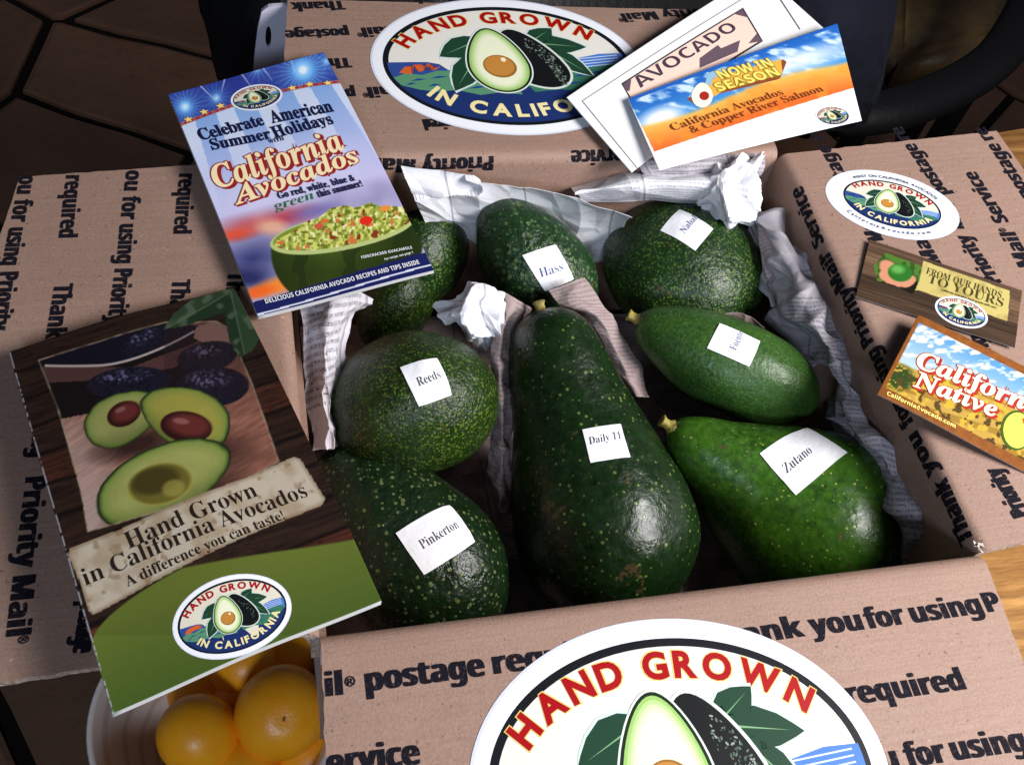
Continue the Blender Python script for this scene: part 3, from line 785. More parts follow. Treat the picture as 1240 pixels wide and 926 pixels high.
av8 = avocado('avocado', 'unlabelled dark avocado half hidden under the blue booklet, left of the Hass one', at(452, 285, .128), at(560, 332, .118), .0350, [.8, .98, 1.04, 1, .88], m_nabal, 8)
av9 = avocado('avocado', 'unlabelled dark avocado behind the Reeds one, its top under the blue booklet', at(440, 345, .112), at(520, 385, .102), .0330, [.8, 1, 1.04, 1, .88], m_round, 9)
sticker_label(*hass, [(632, 309), (675, 294), (697, 338), (660, 354)], [('Hass', (655, 336), (683, 327))], True, 11)
sticker_label(*nabal, [(823, 250), (866, 275), (843, 302), (799, 277)], [('Nabal', (829, 284), (845, 264))], True, 8)
sticker_label(*reed, [(482, 440), (532, 428), (551, 478), (508, 493)], [('Reeds', (507, 468), (535, 457))], False, 11)
sticker_label(*fue, [(872, 390), (922, 411), (908, 444), (856, 421)], [('Fuente', (891, 425), (901, 403))], True, 9)
sticker_label(*zut, [(980, 507), (1027, 546), (966, 597), (920, 549)], [('Zutano', (954, 572), (984, 548))], False, 12)
sticker_label(*daily, [(705, 519), (752, 513), (764, 553), (715, 559)], [('Daily 11', (714, 538), (753, 531))], False, 9)
sticker_label(*pink, [(478, 644), (551, 600), (583, 652), (514, 697)], [('Pinkerton', (512, 665), (559, 636))], False, 12)

# ------------------------------------------------------------------ crumpled newspaper
def tri(x): return np.abs((x / math.pi) % 2 - 1) * 2 - 1
def crumple(name, label, rows, amp, seed, m, nu=90, nv=60, freq=70, thick=.0002, kind=None, jag=None, uvs=1.0, parent=None, fine=.15):
    """rows of (px, py, z): a sheet through these places, folded into sharp facets"""
    C = np.array([[list(at(*p)) for p in r] for r in rows]); nr, nc = C.shape[:2]
    def cr(P, t, ax):
        n = P.shape[0]; t = t * (n - 1); i = np.minimum(t.astype(int), n - 2); f = (t - i)[:, None, None] if P.ndim == 3 else (t - i)[:, None]
        g = lambda k: P[np.clip(i + k, 0, n - 1)]
        if n < 3: return g(0) * (1 - f) + g(1) * f
        return .5 * (2 * g(0) + (g(1) - g(-1)) * f + (2 * g(-1) - 5 * g(0) + 4 * g(1) - g(2)) * f ** 2 + (3 * g(0) - g(-1) - 3 * g(1) + g(2)) * f ** 3)
    S = cr(C, np.linspace(0, 1, nv), 0); S = cr(S.transpose(1, 0, 2), np.linspace(0, 1, nu), 0).transpose(1, 0, 2)
    du = np.linalg.norm(np.diff(S, axis=1), axis=2).mean(0).cumsum(); dv = np.linalg.norm(np.diff(S, axis=0), axis=2).mean(1).cumsum()
    u = np.concatenate([[0], du]); v = np.concatenate([[0], dv]); U, Vv = np.meshgrid(u, v)
    rs = np.random.RandomState(seed); D = np.zeros(U.shape); Wx = np.zeros(U.shape); Wy = np.zeros(U.shape)
    wx = (vn(U, Vv, .03, seed) - .5) * .02; wy = (vn(U + 9, Vv, .03, seed) - .5) * .02
    for k in range(10):
        th = rs.rand() * math.pi; big = k < 4
        f = freq * (.45 + .35 * k if big else 2.2 + .5 * (k - 4)) * (.8 + .4 * rs.rand()); a = (1 / (1 + .5 * k)) if big else fine
        w = tri((U + wx * .5) * math.cos(th) * f + (Vv + wy * .5) * math.sin(th) * f + rs.rand() * 6)
        if not big: w = w * np.clip(vn(U, Vv, .02, seed + k + 40) * 2.6 - 1.0, 0, 1.3)
        D += a * w; Wx += a * .4 * tri(Vv * f + k); Wy += a * .4 * tri(U * f + k * 2)
    D = D / 1.1 * amp * .55
    for q, (cs, wt) in enumerate(((2.3 / freq, 1.25), (1.0 / freq, .30))):
        pts = []; nx, ny = int(u[-1] / cs) + 3, int(v[-1] / cs) + 3
        for ii in range(nx):
            for jj in range(ny): pts.append(((ii - 1 + rs.rand()) * cs, (jj - 1 + rs.rand()) * cs))
        F1 = np.full(U.shape, 9.); F2 = np.full(U.shape, 9.); sg = np.zeros(U.shape)
        for (a_, b_), s_ in zip(pts, rs.rand(len(pts))):
            d_ = np.hypot((U - a_) * (.75 + .5 * s_), (Vv - b_) * (1.25 - .5 * s_)); m_ = d_ < F1; F2 = np.where(m_, F1, np.minimum(F2, d_)); F1 = np.where(m_, d_, F1)
        D += amp * wt * ((F2 - F1) / cs - .35) * 1.5
    du_ = np.gradient(S, axis=1); dv_ = np.gradient(S, axis=0); n = np.cross(du_, dv_); n /= np.linalg.norm(n, axis=2, keepdims=True) + 1e-12
    n[n[..., 2] < 0] *= -1 if (n[..., 2] < 0).mean() < .5 else 1
    S = S + n * D[..., None] + np.stack([Wx, Wy, 0 * Wx], -1) * amp * .25
    if jag:
        e = rs.rand(nv) * jag
        S[:, 0] += (S[:, 1] - S[:, 0]) * e[:, None] * 6
    V = S.reshape(-1, 3); i = np.arange(nu * nv).reshape(nv, nu)
    F = np.stack([i[:-1, :-1], i[:-1, 1:], i[1:, 1:], i[1:, :-1]], -1).reshape(-1, 4)
    c = V.mean(0)
    me = bpy.data.meshes.new(name); me.from_pydata((V - c).tolist(), [], F.tolist())
    uv = me.uv_layers.new(name='UVMap'); li = np.zeros(len(me.loops), np.int32); me.loops.foreach_get('vertex_index', li)
    a = rs.rand() * 6; uu = np.stack([(U.ravel() * uvs + a)[li], (Vv.ravel() * uvs + a)[li]], -1); uv.data.foreach_set('uv', uu.ravel())
    me.materials.append(m); o = bpy.data.objects.new(name, me); COL.objects.link(o); o.location = c
    if thick: s = o.modifiers.new('t', 'SOLIDIFY'); s.thickness = thick
    tag(o, label, 'newspaper', kind=kind); return o
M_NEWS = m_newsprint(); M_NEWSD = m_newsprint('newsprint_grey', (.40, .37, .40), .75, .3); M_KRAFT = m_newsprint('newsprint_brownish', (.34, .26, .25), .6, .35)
M_NEWSW = m_newsprint('newsprint_blank', (.74, .74, .78), .45, .82)
crumple('crumpled_newspaper', 'large white newspaper sheet with a perforated edge, standing behind the Hass avocado',
        [[(484, 201, .196), (560, 214, .196), (625, 224, .193), (690, 236, .188), (765, 262, .178)], [(500, 238, .183), (565, 246, .176), (630, 256, .165), (695, 268, .16), (757, 272, .165)],
         [(518, 275, .150), (568, 285, .13), (640, 310, .115), (700, 315, .115), (750, 310, .12)]], .0034, 3, M_NEWSW, 160, 90, 45, jag=.25)
crumple('crumpled_newspaper', 'rolled newspaper page with small print behind the Nabal avocado',
        [[(690, 226, .170), (760, 209, .178), (830, 207, .184), (905, 212, .186)], [(694, 230, .184), (762, 216, .193), (832, 213, .197), (905, 222, .197)], [(698, 236, .186), (765, 228, .192), (835, 228, .194), (905, 238, .192)], [(705, 244, .172), (765, 246, .172), (838, 246, .172), (905, 250, .172)]],
        .0024, 8, m_newsprint('newsprint_columns', (.72, .72, .77), .6, .25), 130, 70, 40)
crumple('crumpled_newspaper', 'crumpled bright newspaper end in the back right corner, beside the Nabal avocado',
        [[(838, 212, .188), (872, 205, .196), (905, 196, .198), (920, 192, .196)], [(842, 228, .186), (872, 224, .198), (898, 216, .200), (918, 218, .194)], [(850, 246, .178), (878, 246, .19), (902, 246, .19), (916, 240, .182)], [(868, 262, .165), (888, 266, .17), (902, 264, .17), (912, 256, .165)]], .0065, 12, M_NEWSW, 110, 100, 110)
crumple('crumpled_newspaper', 'grey piece of newspaper under the white recipe cards at the back wall',
        [[(770, 196, .196), (840, 190, .2), (925, 186, .197)], [(776, 206, .194), (845, 203, .197), (925, 200, .194)], [(785, 216, .188), (850, 214, .190), (920, 212, .188)]], .0016, 15, M_NEWSD, 80, 40, 60)
crumple('crumpled_newspaper', 'crumpled white newspaper wad between the Reeds and the Hass avocados',
        [[(526, 372, .165), (552, 352, .178), (580, 341, .182), (606, 356, .176)], [(536, 386, .168), (560, 366, .186), (588, 358, .186), (613, 372, .172)], [(548, 402, .158), (566, 396, .172), (590, 392, .17), (612, 398, .158)], [(578, 420, .14), (590, 424, .145), (604, 418, .14), (616, 420, .13)]], .0052, 18, M_NEWSW, 110, 90, 95)
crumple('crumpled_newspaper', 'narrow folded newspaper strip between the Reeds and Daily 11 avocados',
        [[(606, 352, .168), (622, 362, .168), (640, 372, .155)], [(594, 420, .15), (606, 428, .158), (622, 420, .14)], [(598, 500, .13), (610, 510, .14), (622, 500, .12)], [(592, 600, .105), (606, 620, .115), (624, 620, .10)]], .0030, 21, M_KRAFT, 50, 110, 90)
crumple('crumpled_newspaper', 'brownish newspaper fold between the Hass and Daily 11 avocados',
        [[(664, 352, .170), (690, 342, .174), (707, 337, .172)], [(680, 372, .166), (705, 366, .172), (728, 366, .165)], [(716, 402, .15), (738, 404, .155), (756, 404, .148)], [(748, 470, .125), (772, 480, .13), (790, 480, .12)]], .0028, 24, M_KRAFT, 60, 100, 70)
crumple('crumpled_newspaper', 'twisted newspaper strip with large print along the left inner wall of the box',
        [[(366, 366, .188), (385, 360, .187), (403, 356, .193), (426, 352, .186), (450, 360, .18)], [(368, 420, .18), (383, 410, .182), (397, 408, .190), (414, 398, .176), (436, 384, .17)], [(372, 480, .165), (384, 470, .166), (396, 468, .176), (404, 462, .16), (412, 452, .15)], [(382, 545, .14), (392, 545, .145), (402, 545, .15), (408, 540, .14), (414, 535, .13)]],
        .0038, 27, m_newsprint('newsprint_large_print', (.55, .52, .56), .75, .15), 90, 140, 70, uvs=.6)
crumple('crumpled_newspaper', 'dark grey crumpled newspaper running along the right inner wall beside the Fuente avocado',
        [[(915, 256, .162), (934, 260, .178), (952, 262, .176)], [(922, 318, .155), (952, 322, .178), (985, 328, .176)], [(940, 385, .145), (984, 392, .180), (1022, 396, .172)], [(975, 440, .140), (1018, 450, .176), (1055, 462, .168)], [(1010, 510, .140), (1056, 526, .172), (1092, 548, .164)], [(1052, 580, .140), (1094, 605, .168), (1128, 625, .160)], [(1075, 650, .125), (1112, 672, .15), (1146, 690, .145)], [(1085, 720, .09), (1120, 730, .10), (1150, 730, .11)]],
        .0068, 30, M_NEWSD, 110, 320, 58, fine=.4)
crumple('crumpled_newspaper', 'pale torn newspaper point right of the Nabal avocado',
        [[(918, 268, .17), (924, 266, .172), (930, 270, .17)], [(926, 318, .165), (944, 312, .172), (962, 322, .165)], [(934, 372, .15), (962, 372, .155), (990, 384, .15)]], .003, 33, m_newsprint('newsprint_pinkish', (.46, .36, .38), .55, .5), 50, 60, 70)
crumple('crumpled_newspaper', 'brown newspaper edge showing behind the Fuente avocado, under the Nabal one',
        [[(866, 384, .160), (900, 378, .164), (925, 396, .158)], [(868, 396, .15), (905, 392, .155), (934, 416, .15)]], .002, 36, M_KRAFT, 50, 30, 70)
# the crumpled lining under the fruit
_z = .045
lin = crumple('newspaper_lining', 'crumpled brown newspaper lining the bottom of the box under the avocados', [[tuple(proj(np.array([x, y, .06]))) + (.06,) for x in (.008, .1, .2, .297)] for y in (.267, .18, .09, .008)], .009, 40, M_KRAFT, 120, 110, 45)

# ------------------------------------------------------------------ bowl of small oranges
def bowl():
    c = at(262, 862, .066); c.z = 0; R = .0605
    P = [(0, .004), (.022, .004), (.024, 0), (.029, 0), (.030, .006), (.041, .018), (.051, .036), (.0592, .060), (.0612, .066), (.0600, .0676), (.0580, .0655), (.0490, .038), (.038, .021), (.026, .0105), (0, .009)]
    N = 72; V = []; F = []
    for r, z in P:
        for j in range(N): t = 2 * math.pi * j / N; V.append((c.x + r * math.cos(t), c.y + r * math.sin(t), z))
    for k in range(len(P) - 1): F += [(k * N + j, k * N + (j + 1) % N, (k + 1) * N + (j + 1) % N, (k + 1) * N + j) for j in range(N)]
    t = NT(mat('ceramic', (.62, .56, .52), .18, .6)); s = t.n('ShaderNodeSeparateXYZ', i0=t.coord())
    x, y = s.outputs[0], s.outputs[1]; r = t.math('SQRT', t.math('ADD', t.math('MULTIPLY', x, x), t.math('MULTIPLY', y, y)))
    rn = t.math('ADD', r, t.math('MULTIPLY', t.noise(30, 2), .006))
    w = t.math('SINE', t.math('MULTIPLY', rn, 900))
    c_ = t.mix(t.ramp(w, (.35, 0.), (.95, .55)), (.74, .64, .58), (.52, .34, .27))
    t.out(Base_Color=t.mix(t.ramp(r, (.0585, 0.), (.060, 1.)), c_, (.78, .78, .80)))
    me = bpy.data.meshes.new('fruit_bowl'); me.from_pydata([(a - c.x, b - c.y, z) for a, b, z in V], [], F)
    bm = bmesh.new(); bm.from_mesh(me); bmesh.ops.remove_doubles(bm, verts=bm.verts, dist=1e-5); bmesh.ops.recalc_face_normals(bm, faces=bm.faces)
    for f in bm.faces: f.smooth = True
    bm.to_mesh(me); bm.free(); me.materials.append(t.m)
    o = bpy.data.objects.new('fruit_bowl', me); COL.objects.link(o); o.location = (c.x, c.y, .0)
    tag(o, 'white ceramic bowl holding small oranges below the green booklet', 'bowl')
bowl()
def m_orange():
    t = NT(mat('orange_peel', (.75, .27, .012), .38, .45)); v = t.n('ShaderNodeTexVoronoi', in_Vector=t.coord(), in_Scale=650.0).outputs['Distance']
    a = t.noise(60, 3); i = t.n('ShaderNodeObjectInfo').outputs['Random']
    c = t.mix(t.ramp(a, (.3, 0.), (.75, 1.)), (.95, .36, .007), (1.0, .47, .014)); c = t.mix(t.math('MULTIPLY', i, .35), c, (.80, .24, .005))
    return t.out(Base_Color=c, Normal=t.bump(v, .16, .0005, t.bump(a, .2, .002)), Subsurface_Weight=.0)
M_OR = m_orange(); M_SCAR = mat('orange_navel', (.16, .09, .02), .8)
def orange(x, y, z, r, label, sq=.94, dim=None):
    c = at(x, y, z); N, K = 48, 30; V = []; so = Vector((x, y, 0)) * .3
    ax = Vector((0, 0, 1))
    if dim: p = at(*dim, z + r * .8); ax = (p - c).normalized()
    else: ax = Vector((random.uniform(-1, 1), random.uniform(-1, 1), .2)).normalized()
    q = ax.to_track_quat('Z', 'Y')
    for k in range(K + 1):
        th = math.pi * k / K
        for j in range(N):
            ph = 2 * math.pi * j / N; rr = r * (1 - .05 * math.exp(-(th / .22) ** 2) - .05 * math.exp(-((math.pi - th) / .22) ** 2))
            p = Vector((math.sin(th) * math.cos(ph), math.sin(th) * math.sin(ph), math.cos(th) * sq)) * rr
            p *= 1 + noise.noise(p * 40 + so) * .03; V.append(q @ p)
    F = [(k * N + j, (k + 1) * N + j, (k + 1) * N + (j + 1) % N, k * N + (j + 1) % N) for k in range(K) for j in range(N)]
    me = bpy.data.meshes.new('peel'); me.from_pydata([tuple(v) for v in V], [], F); bm = bmesh.new(); bm.from_mesh(me); bmesh.ops.remove_doubles(bm, verts=bm.verts, dist=1e-6); bmesh.ops.recalc_face_normals(bm, faces=bm.faces)
    for f in bm.faces: f.smooth = True
    bm.to_mesh(me); bm.free(); me.materials.append(M_OR)
    root = empty('orange', c); tag(root, label, 'orange', 'small oranges heaped in the bowl')
    o = bpy.data.objects.new('peel', me); COL.objects.link(o); o.parent = root
    if dim:
        V = []; n = 10; h = r * sq * .975
        for k, (rr, hh) in enumerate(((.0026, -.0003), (.0016, .0005), (.0004, .0007))):
            for j in range(n): t = 2 * math.pi * j / n; V.append(c + q @ Vector((rr * math.cos(t) * (.5 + .3 * math.sin(2 * t)), rr * math.sin(t), h - .0012 + hh)))
        F = [(k * n + j, k * n + (j + 1) % n, (k + 1) * n + (j + 1) % n, (k + 1) * n + j) for k in range(2) for j in range(n)] + [tuple(range(2 * n, 3 * n))]
        mesh_from('navel', V, F, M_SCAR, root)
orange(240, 889, .056, .0207, 'small orange lowest left in the bowl, next to the pale bowl wall')
orange(341, 862, .064, .0236, 'small bright orange with a stem scar, biggest one in view in the bowl', dim=(344, 870))
orange(300, 803, .045, .0205, 'small orange peeking out under the lower edge of the green booklet')
orange(368, 795, .044, .0200, 'small bright orange against the right bowl rim, beside the box flap')
orange(289, 850, .034, .0170, 'small shaded orange deep between the others in the bowl')
orange(299, 932, .042, .0195, 'small orange cut by the bottom edge of the photo')
orange(378, 912, .038, .0215, 'small orange half covered by the left edge of the front flap')
orange(244, 836, .030, .0180, 'small orange in the shade under the green booklet')
#==PART4==
# ------------------------------------------------------------------ stickers on the flaps
class OnSide:
    def __init__(s, side): s.s = side
    def loc(s, x, y): return s.s.loc(x, y)
    def wor(s, a, b, h=0): return s.s.wor(a, b, h)
def oval_sticker(side, centre, right, label, big=False, aspect=1.0, extra=False, flipx=1):
    c = np.array(side.loc(*centre)); r = np.array(side.loc(*right)); a = Art(); emblem(a, c, r, big, aspect, extra)
    if big: a.L = [(V, F, col, h) for V, F, col, h in a.L]
    o = a.build('oval_sticker', M_PRINT, lambda x, y, h: side.wor(x, y, h), None, step=.012, dh=.00002, h0=.00022)
    return tag(o, label, 'sticker')
# side coordinates are left-handed where (along, out) x up points down; flip the art accordingly
def mirrored(side): return side.al.cross(side.out).z < 0
def oval(side, centre, right, label, big=False, aspect=1.0, extra=False):
    return oval_sticker(side, centre, right, label, big, -aspect if mirrored(side) else aspect, extra)
oval(FRONT, (832, 942), (1073, 916), 'largest oval emblem sticker, on the front flap and cut by the bottom edge', True)
oval(BACK, (618, 77), (774, 72), 'oval emblem sticker on the back flap, partly covered by a white card', True)
oval(RIGHT, (1080, 247), (1162, 268), 'small oval emblem sticker on the right flap with fine lettering round its rim', False, .92, True)

# ------------------------------------------------------------------ booklet with the summer holidays cover
GUAC = [(166, 176, 76), (196, 200, 96), (140, 150, 50), (214, 210, 130)]
def paint_summer(X, Y, U, V):
    # straightened coordinates: x across (0..1), y down (0..1)
    C = np.zeros(X.shape + (3,)); x, y = U, V
    g = np.clip((y - .12) / .5, 0, 1)[..., None]
    C[:] = np.array((128, 168, 222)) * (1 - g) + np.array((196, 190, 226)) * g
    fan = (x - .5) / (1 + .35 * y) * 9.2 + .4
    st = (np.sin(fan * math.pi * .95) > .12).astype(float) * np.clip((.62 - y) / .35, 0, 1) * (y > .09)
    blend(C, st * .72, (226, 230, 242))
    blend(C, emask(edist(X, Y, 345, 215, 80, 30, -14), 60, 60) * .35, (232, 232, 246))
    # night band and fireworks
    yb = .165 + .030 * (1 - (2 * x - 1) ** 2) * -1 + .01
    band = (y < yb - .02)
    blend(C, band.astype(float), (34, 52, 138))
    blend(C, band * vn(X, Y, 22, 3, 3) * .45, (80, 70, 160))
    for cx, cy, R, nr, b in ((367, 88, 46, 60, 1.3), (224, 128, 34, 46, .9), (311, 84, 26, 26, .55), (262, 118, 26, 34, .6), (395, 78, 22, 20, .5)):
        dx, dy = X - cx, Y - cy; d = np.sqrt(dx * dx + dy * dy) + 1e-6; an = np.arctan2(dy, dx)
        core = np.exp(-(d / (R * .24)) ** 2) * b
        rays = (np.cos(an * nr * .5 + vn(X, Y, 9, 5) * 2.0) > .45) * np.exp(-(d / (R * .55)) ** 2) * (.6 + .4 * vn(an * 40, d, 3, 6))
        blend(C, np.clip(rays * b * .85, 0, 1) * band, (120, 190, 250)); blend(C, np.clip(core + np.exp(-(d / (R * .6)) ** 2) * .4 * b, 0, 1) * band, (110, 185, 250)); blend(C, np.clip(np.exp(-(d / (R * .13)) ** 2) * b, 0, 1) * band, (235, 250, 255))
    for x0, y0, x1, y1 in ((290, 86, 307, 110), (316, 80, 330, 100), (350, 66, 357, 90), (240, 100, 262, 122), (272, 95, 268, 112)):
        L = math.hypot(x1 - x0, y1 - y0); t = np.clip(((X - x0) * (x1 - x0) + (Y - y0) * (y1 - y0)) / L / L, 0, 1); d = np.hypot(X - x0 - t * (x1 - x0), Y - y0 - t * (y1 - y0))
        blend(C, np.clip(1.1 - d, 0, 1) * band * (1 - t * .7), (225, 230, 250))
    rope = np.clip(1 - np.abs(y - yb + .012) / .010, 0, 1); blend(C, np.clip(rope * 1.6, 0, 1), (150, 40, 50)); blend(C, (rope > .6) * (np.sin(x * 160) > 0) * .6, (200, 120, 80))
    # out-of-focus table top
    low = np.clip((y - .60) / .08, 0, 1)
    blend(C, low, (178, 172, 206)); blend(C, low * vn(X, Y, 24, 8, 2) * .8, (120, 116, 160))
    for cx, cy, a, b, r, c_, k in ((300, 268, 34, 13, -12, (205, 60, 45), 22), (352, 262, 26, 9, -10, (190, 50, 60), 18), (285, 284, 22, 7, -8, (220, 80, 50), 16), (330, 276, 18, 10, 10, (226, 170, 140), 14), (306, 312, 34, 17, -10, (46, 52, 104), 26), (300, 335, 26, 12, 0, (34, 38, 84), 18),
                                (338, 344, 26, 9, -12, (240, 130, 40), 14), (312, 352, 20, 7, -12, (232, 96, 30), 12), (380, 258, 26, 7, -10, (120, 110, 170), 16)):
        blend(C, emask(edist(X, Y, cx, cy, a, b, r), 14, k) * low * .92, c_)
    # bowl
    rim = edist(X, Y, 414, 283, 88, 22, -9); body = np.maximum(edist(X, Y, 420, 300, 92, 74, -8), 0)
    bm_ = emask(body, 80, 2) * (Y > 280 - (X - 414) * .17)
    sh = .62 + .5 * np.clip(1 - np.abs(X - 400) / 90, 0, 1)
    cb = np.array((58, 78, 24)) * sh[..., None]; blend(C, bm_, cb)
    ang = (X - 420) / (92 * np.sqrt(np.clip(1 - ((Y - 300) / 90) ** 2, .05, 1)))
    blend(C, bm_ * (np.sin(ang * 9 + vn(X, Y, 12, 12) * 2.4) > .55) * .65, (32, 46, 16))
    blend(C, bm_ * np.clip((Y - 300) / 60, 0, .5), (30, 36, 14))
    blend(C, emask(rim, 60, 1.5), (178, 190, 120)); blend(C, emask(edist(X, Y, 414, 281, 84, 18, -9), 60, 2), (120, 140, 50))
    # chopped avocado heap
    top = 248 + 10 * vn(X, Y, 16, 21) + ((X - 430) / 70) ** 2 * 17 - (X - 414) * .12
    heap = (Y > top) * (edist(X, Y, 414, 280, 85, 20, -9) < 1) + (Y > top) * (Y < 282 - (X - 414) * .16) * (np.abs(X - 416) < 82 - 0 * X)
    heap = np.clip(heap, 0, 1)
    cx_, cy_ = vn(X, Y, 3.4, 22, 1), vn(X + 50, Y * 1.3, 3.4, 23, 1)
    blend(C, heap, (150, 160, 66)); blend(C, heap * np.clip((cx_ - .42) * 6, 0, 1), (202, 206, 104)); blend(C, heap * np.clip((cy_ - .60) * 8, 0, 1), (104, 116, 36)); blend(C, heap * np.clip((vn(X, Y, 4, 27) - .76) * 14, 0, 1), (232, 226, 168))
    blend(C, heap * np.clip((vn(X, Y, 6, 24) - .74) * 18, 0, 1), (206, 110, 60)); blend(C, heap * np.clip((vn(X, Y, 5, 25) - .80) * 20, 0, 1), (130, 50, 30))
    blend(C, emask(edist(X, Y, 443, 271, 8, 5, -8), 8, 1), (216, 40, 28)); blend(C, emask(edist(X, Y, 466, 257, 7, 3.6, -8), 6, 1), (222, 140, 60)); blend(C, emask(edist(X, Y, 386, 276, 6, 3.4, 0), 6, 1), (200, 90, 60))
    # banner
    e = Y - (364 - (X - 305) * .263)
    blend(C, (e > 0).astype(float), (24, 30, 84)); blend(C, ((e > 15.2) & (e < 17.2)).astype(float), (210, 212, 230))
    return C
def star(c, r, rot=0): return [(c[0] + (r if i % 2 == 0 else r * .45) * math.cos(math.pi / 5 * i + rot), c[1] + (r if i % 2 == 0 else r * .45) * math.sin(math.pi / 5 * i + rot)) for i in range(10)]
def summer():
    P = Plane((312, 380, .2075), (525, 330, .208), (203, 112, .208), bend=None)
    def bend(a, b): return .0035 * math.sin(max(0, min(1, (b - 0) / .18)) * math.pi) * .5 - .0016 * math.cos((a) / .09 * math.pi)
    P.bend = bend
    quad = [(203, 112), (392, 66), (525, 330), (312, 380)]
    c = P.wor(.045, .09); root = empty('booklet', c); tag(root, 'blue summer holidays recipe booklet lying over the back left corner of the box', 'booklet')
    painted_sheet('front_cover', P, quad, paint_summer, M_PRINT, root)
    under = lambda X, Y, U, V: np.full(X.shape + (3,), 165.)
    painted_sheet('inner_page', P, [(204, 113), (392, 67), (525, 330.5), (313, 381.0)], under, M_MATTE, root, cell=.004, h=-.0004)
    painted_sheet('back_cover', P, [(203.5, 114), (391, 68), (525.5, 331.2), (312.5, 382)], under, M_MATTE, root, cell=.004, h=-.0011)
    a = Art(); N = (22, 26, 62)
    for i, (x, y) in enumerate(((228, 144), (247, 135), (267, 128), (354, 110), (375, 106), (397, 105))):
        cc = P.loc(x, y); a.poly(star(cc, .0031, .3), (120, 70, 30), 1); a.poly(star(cc, .0026, .3), (250, 214, 120), 0)
        a.h -= 1
    a.h += 2
    P.text(a, 'Celebrate', (243, 170), (322, 153), 14, N, 'serif', .022, space=.95); P.text(a, 'American', (330, 152), (405, 140), 15, N, 'serif', .022)
    P.text(a, 'Summer', (257, 182), (330, 170), 13, N, 'serif', .022); P.text(a, 'Holidays', (333, 170), (405, 155), 14, N, 'serif', .022); P.text(a, 'WITH', (326, 176.5), (345, 173), 4.5, N, 'serif', .01)
    sc = dict(shadow=((150, 36, 40), .03, (.07, -.08)), outline=((150, 36, 40), .028))
    P.text(a, 'California', (264, 229), (419, 186), 28, (242, 222, 176), 'bolditalic', .01, **sc)
    P.text(a, 'Avocados', (286, 249), (438, 201), 22, (242, 222, 176), 'bolditalic', .01, **sc)
    P.text(a, 'Go red, white, blue &', (338, 243), (431, 224), 8, N, 'serif', .018); P.text(a, 'this summer!', (386, 243), (440, 231), 8, N, 'serif', .018)
    P.text(a, 'green', (334, 257), (382, 244), 11, (40, 110, 50), 'bolditalic', -.01)
    P.text(a, 'FIRECRACKER GUACAMOLE', (438, 316), (499, 305), 3.2, (222, 222, 226), 'sans'); P.text(a, 'For recipe, see page 1', (466, 318.5), (500, 310.5), 2.6, (222, 222, 226), 'sans')
    P.text(a, 'DELICIOUS CALIFORNIA AVOCADO RECIPES AND TIPS INSIDE', (322, 366), (508, 323), 5.5, (226, 226, 232), 'sans', 0)
    a.build('cover_lettering', M_PRINT, P.wor, root, step=.02, dh=.00002)
    a = Art(); emblem(a, P.loc(311, 119.5), P.loc(341, 113), res=2); a.build('cover_emblem', M_PRINT, P.wor, root, step=.02, dh=.000012)
summer()

# ------------------------------------------------------------------ booklet with the halved avocados
def cut_avocado(C, X, Y, cx, cy, a, b, r, flesh, pitc=None, seed=0, hollow=None, neck=-.2):
    c, s_ = math.cos(rad(r)), math.sin(rad(r)); x = ((X - cx) * c + (Y - cy) * s_) / a; y = (-(X - cx) * s_ + (Y - cy) * c) / b
    d = np.sqrt(x * x + (y / (1 + neck * x)) ** 2) + (vn(X, Y, 11, seed + 3, 2) - .5) * .05
    sh = .86 + .14 * vn(X, Y, 14, seed, 2)
    blend(C, emask(d, b, 1.2), (38, 44, 24)); blend(C, emask(d / .96, b, 1.2), (74, 104, 34))
    for k, f in ((.93, .25), (.88, .55), (.80, .8), (.70, 1.0)):
        blend(C, emask(d / k, b, 3.0), np.array((110, 146, 52)) * (1 - f) + np.array(flesh) * f)
    blend(C, emask(d / .9, b, 4) * np.clip((1 - sh) * 3.2, 0, .6), (148, 150, 66)); blend(C, emask(d, b, 2) * np.clip((y - .1) * .55, 0, .35), (70, 80, 30))
    if hollow:
        hx, hy, ha, hb, hr = hollow; e = edist(X, Y, hx, hy, ha, hb, hr)
        blend(C, emask(e, hb, 1.5), (176, 172, 70)); blend(C, emask(e / .93, hb, 4), (116, 106, 34)); blend(C, emask(edist(X, Y, hx - ha * .16, hy - hb * .15, ha * .74, hb * .62, hr), hb, 9), (74, 64, 22)); blend(C, emask(edist(X, Y, hx + ha * .4, hy + hb * .22, ha * .34, hb * .4, hr), hb, 10) * .7, (170, 160, 66))
    if pitc:
        px_, py_, pa, pb, pr_ = pitc; e = edist(X, Y, px_, py_, pa, pb, pr_)
        blend(C, emask(e, pb, 1.2), (50, 18, 16)); blend(C, emask(edist(X, Y, px_ + pa * .1, py_ - pb * .12, pa * .82, pb * .72, pr_), pb, 9), (112, 42, 36)); blend(C, emask(edist(X, Y, px_ - pa * .2, py_ - pb * .35, pa * .32, pb * .2, pr_), pb, 8) * .6, (176, 116, 112))
def dark_avocado(C, X, Y, cx, cy, a, b, r, seed):
    e = edist(X, Y, cx, cy, a, b, r); blend(C, emask(e, b, 1.3), (26, 24, 42)); t = vn(X * .8 + Y * .3, Y - X * .2, 2.6, seed, 2)
    up = np.clip(.9 - edist(X, Y, cx - a * .1, cy - b * .4, a * .8, b * .6, r), 0, 1)
    blend(C, emask(e, b, 2) * up * .55, (60, 58, 96)); blend(C, emask(e, b, 1.3) * np.clip(up * 2.2, 0, 1) * np.clip((t - .55) * 7, 0, 1) * .8, (124, 120, 164)); blend(C, emask(e, b, 1.3) * np.clip((.42 - t) * 7, 0, 1) * .7, (12, 11, 22))
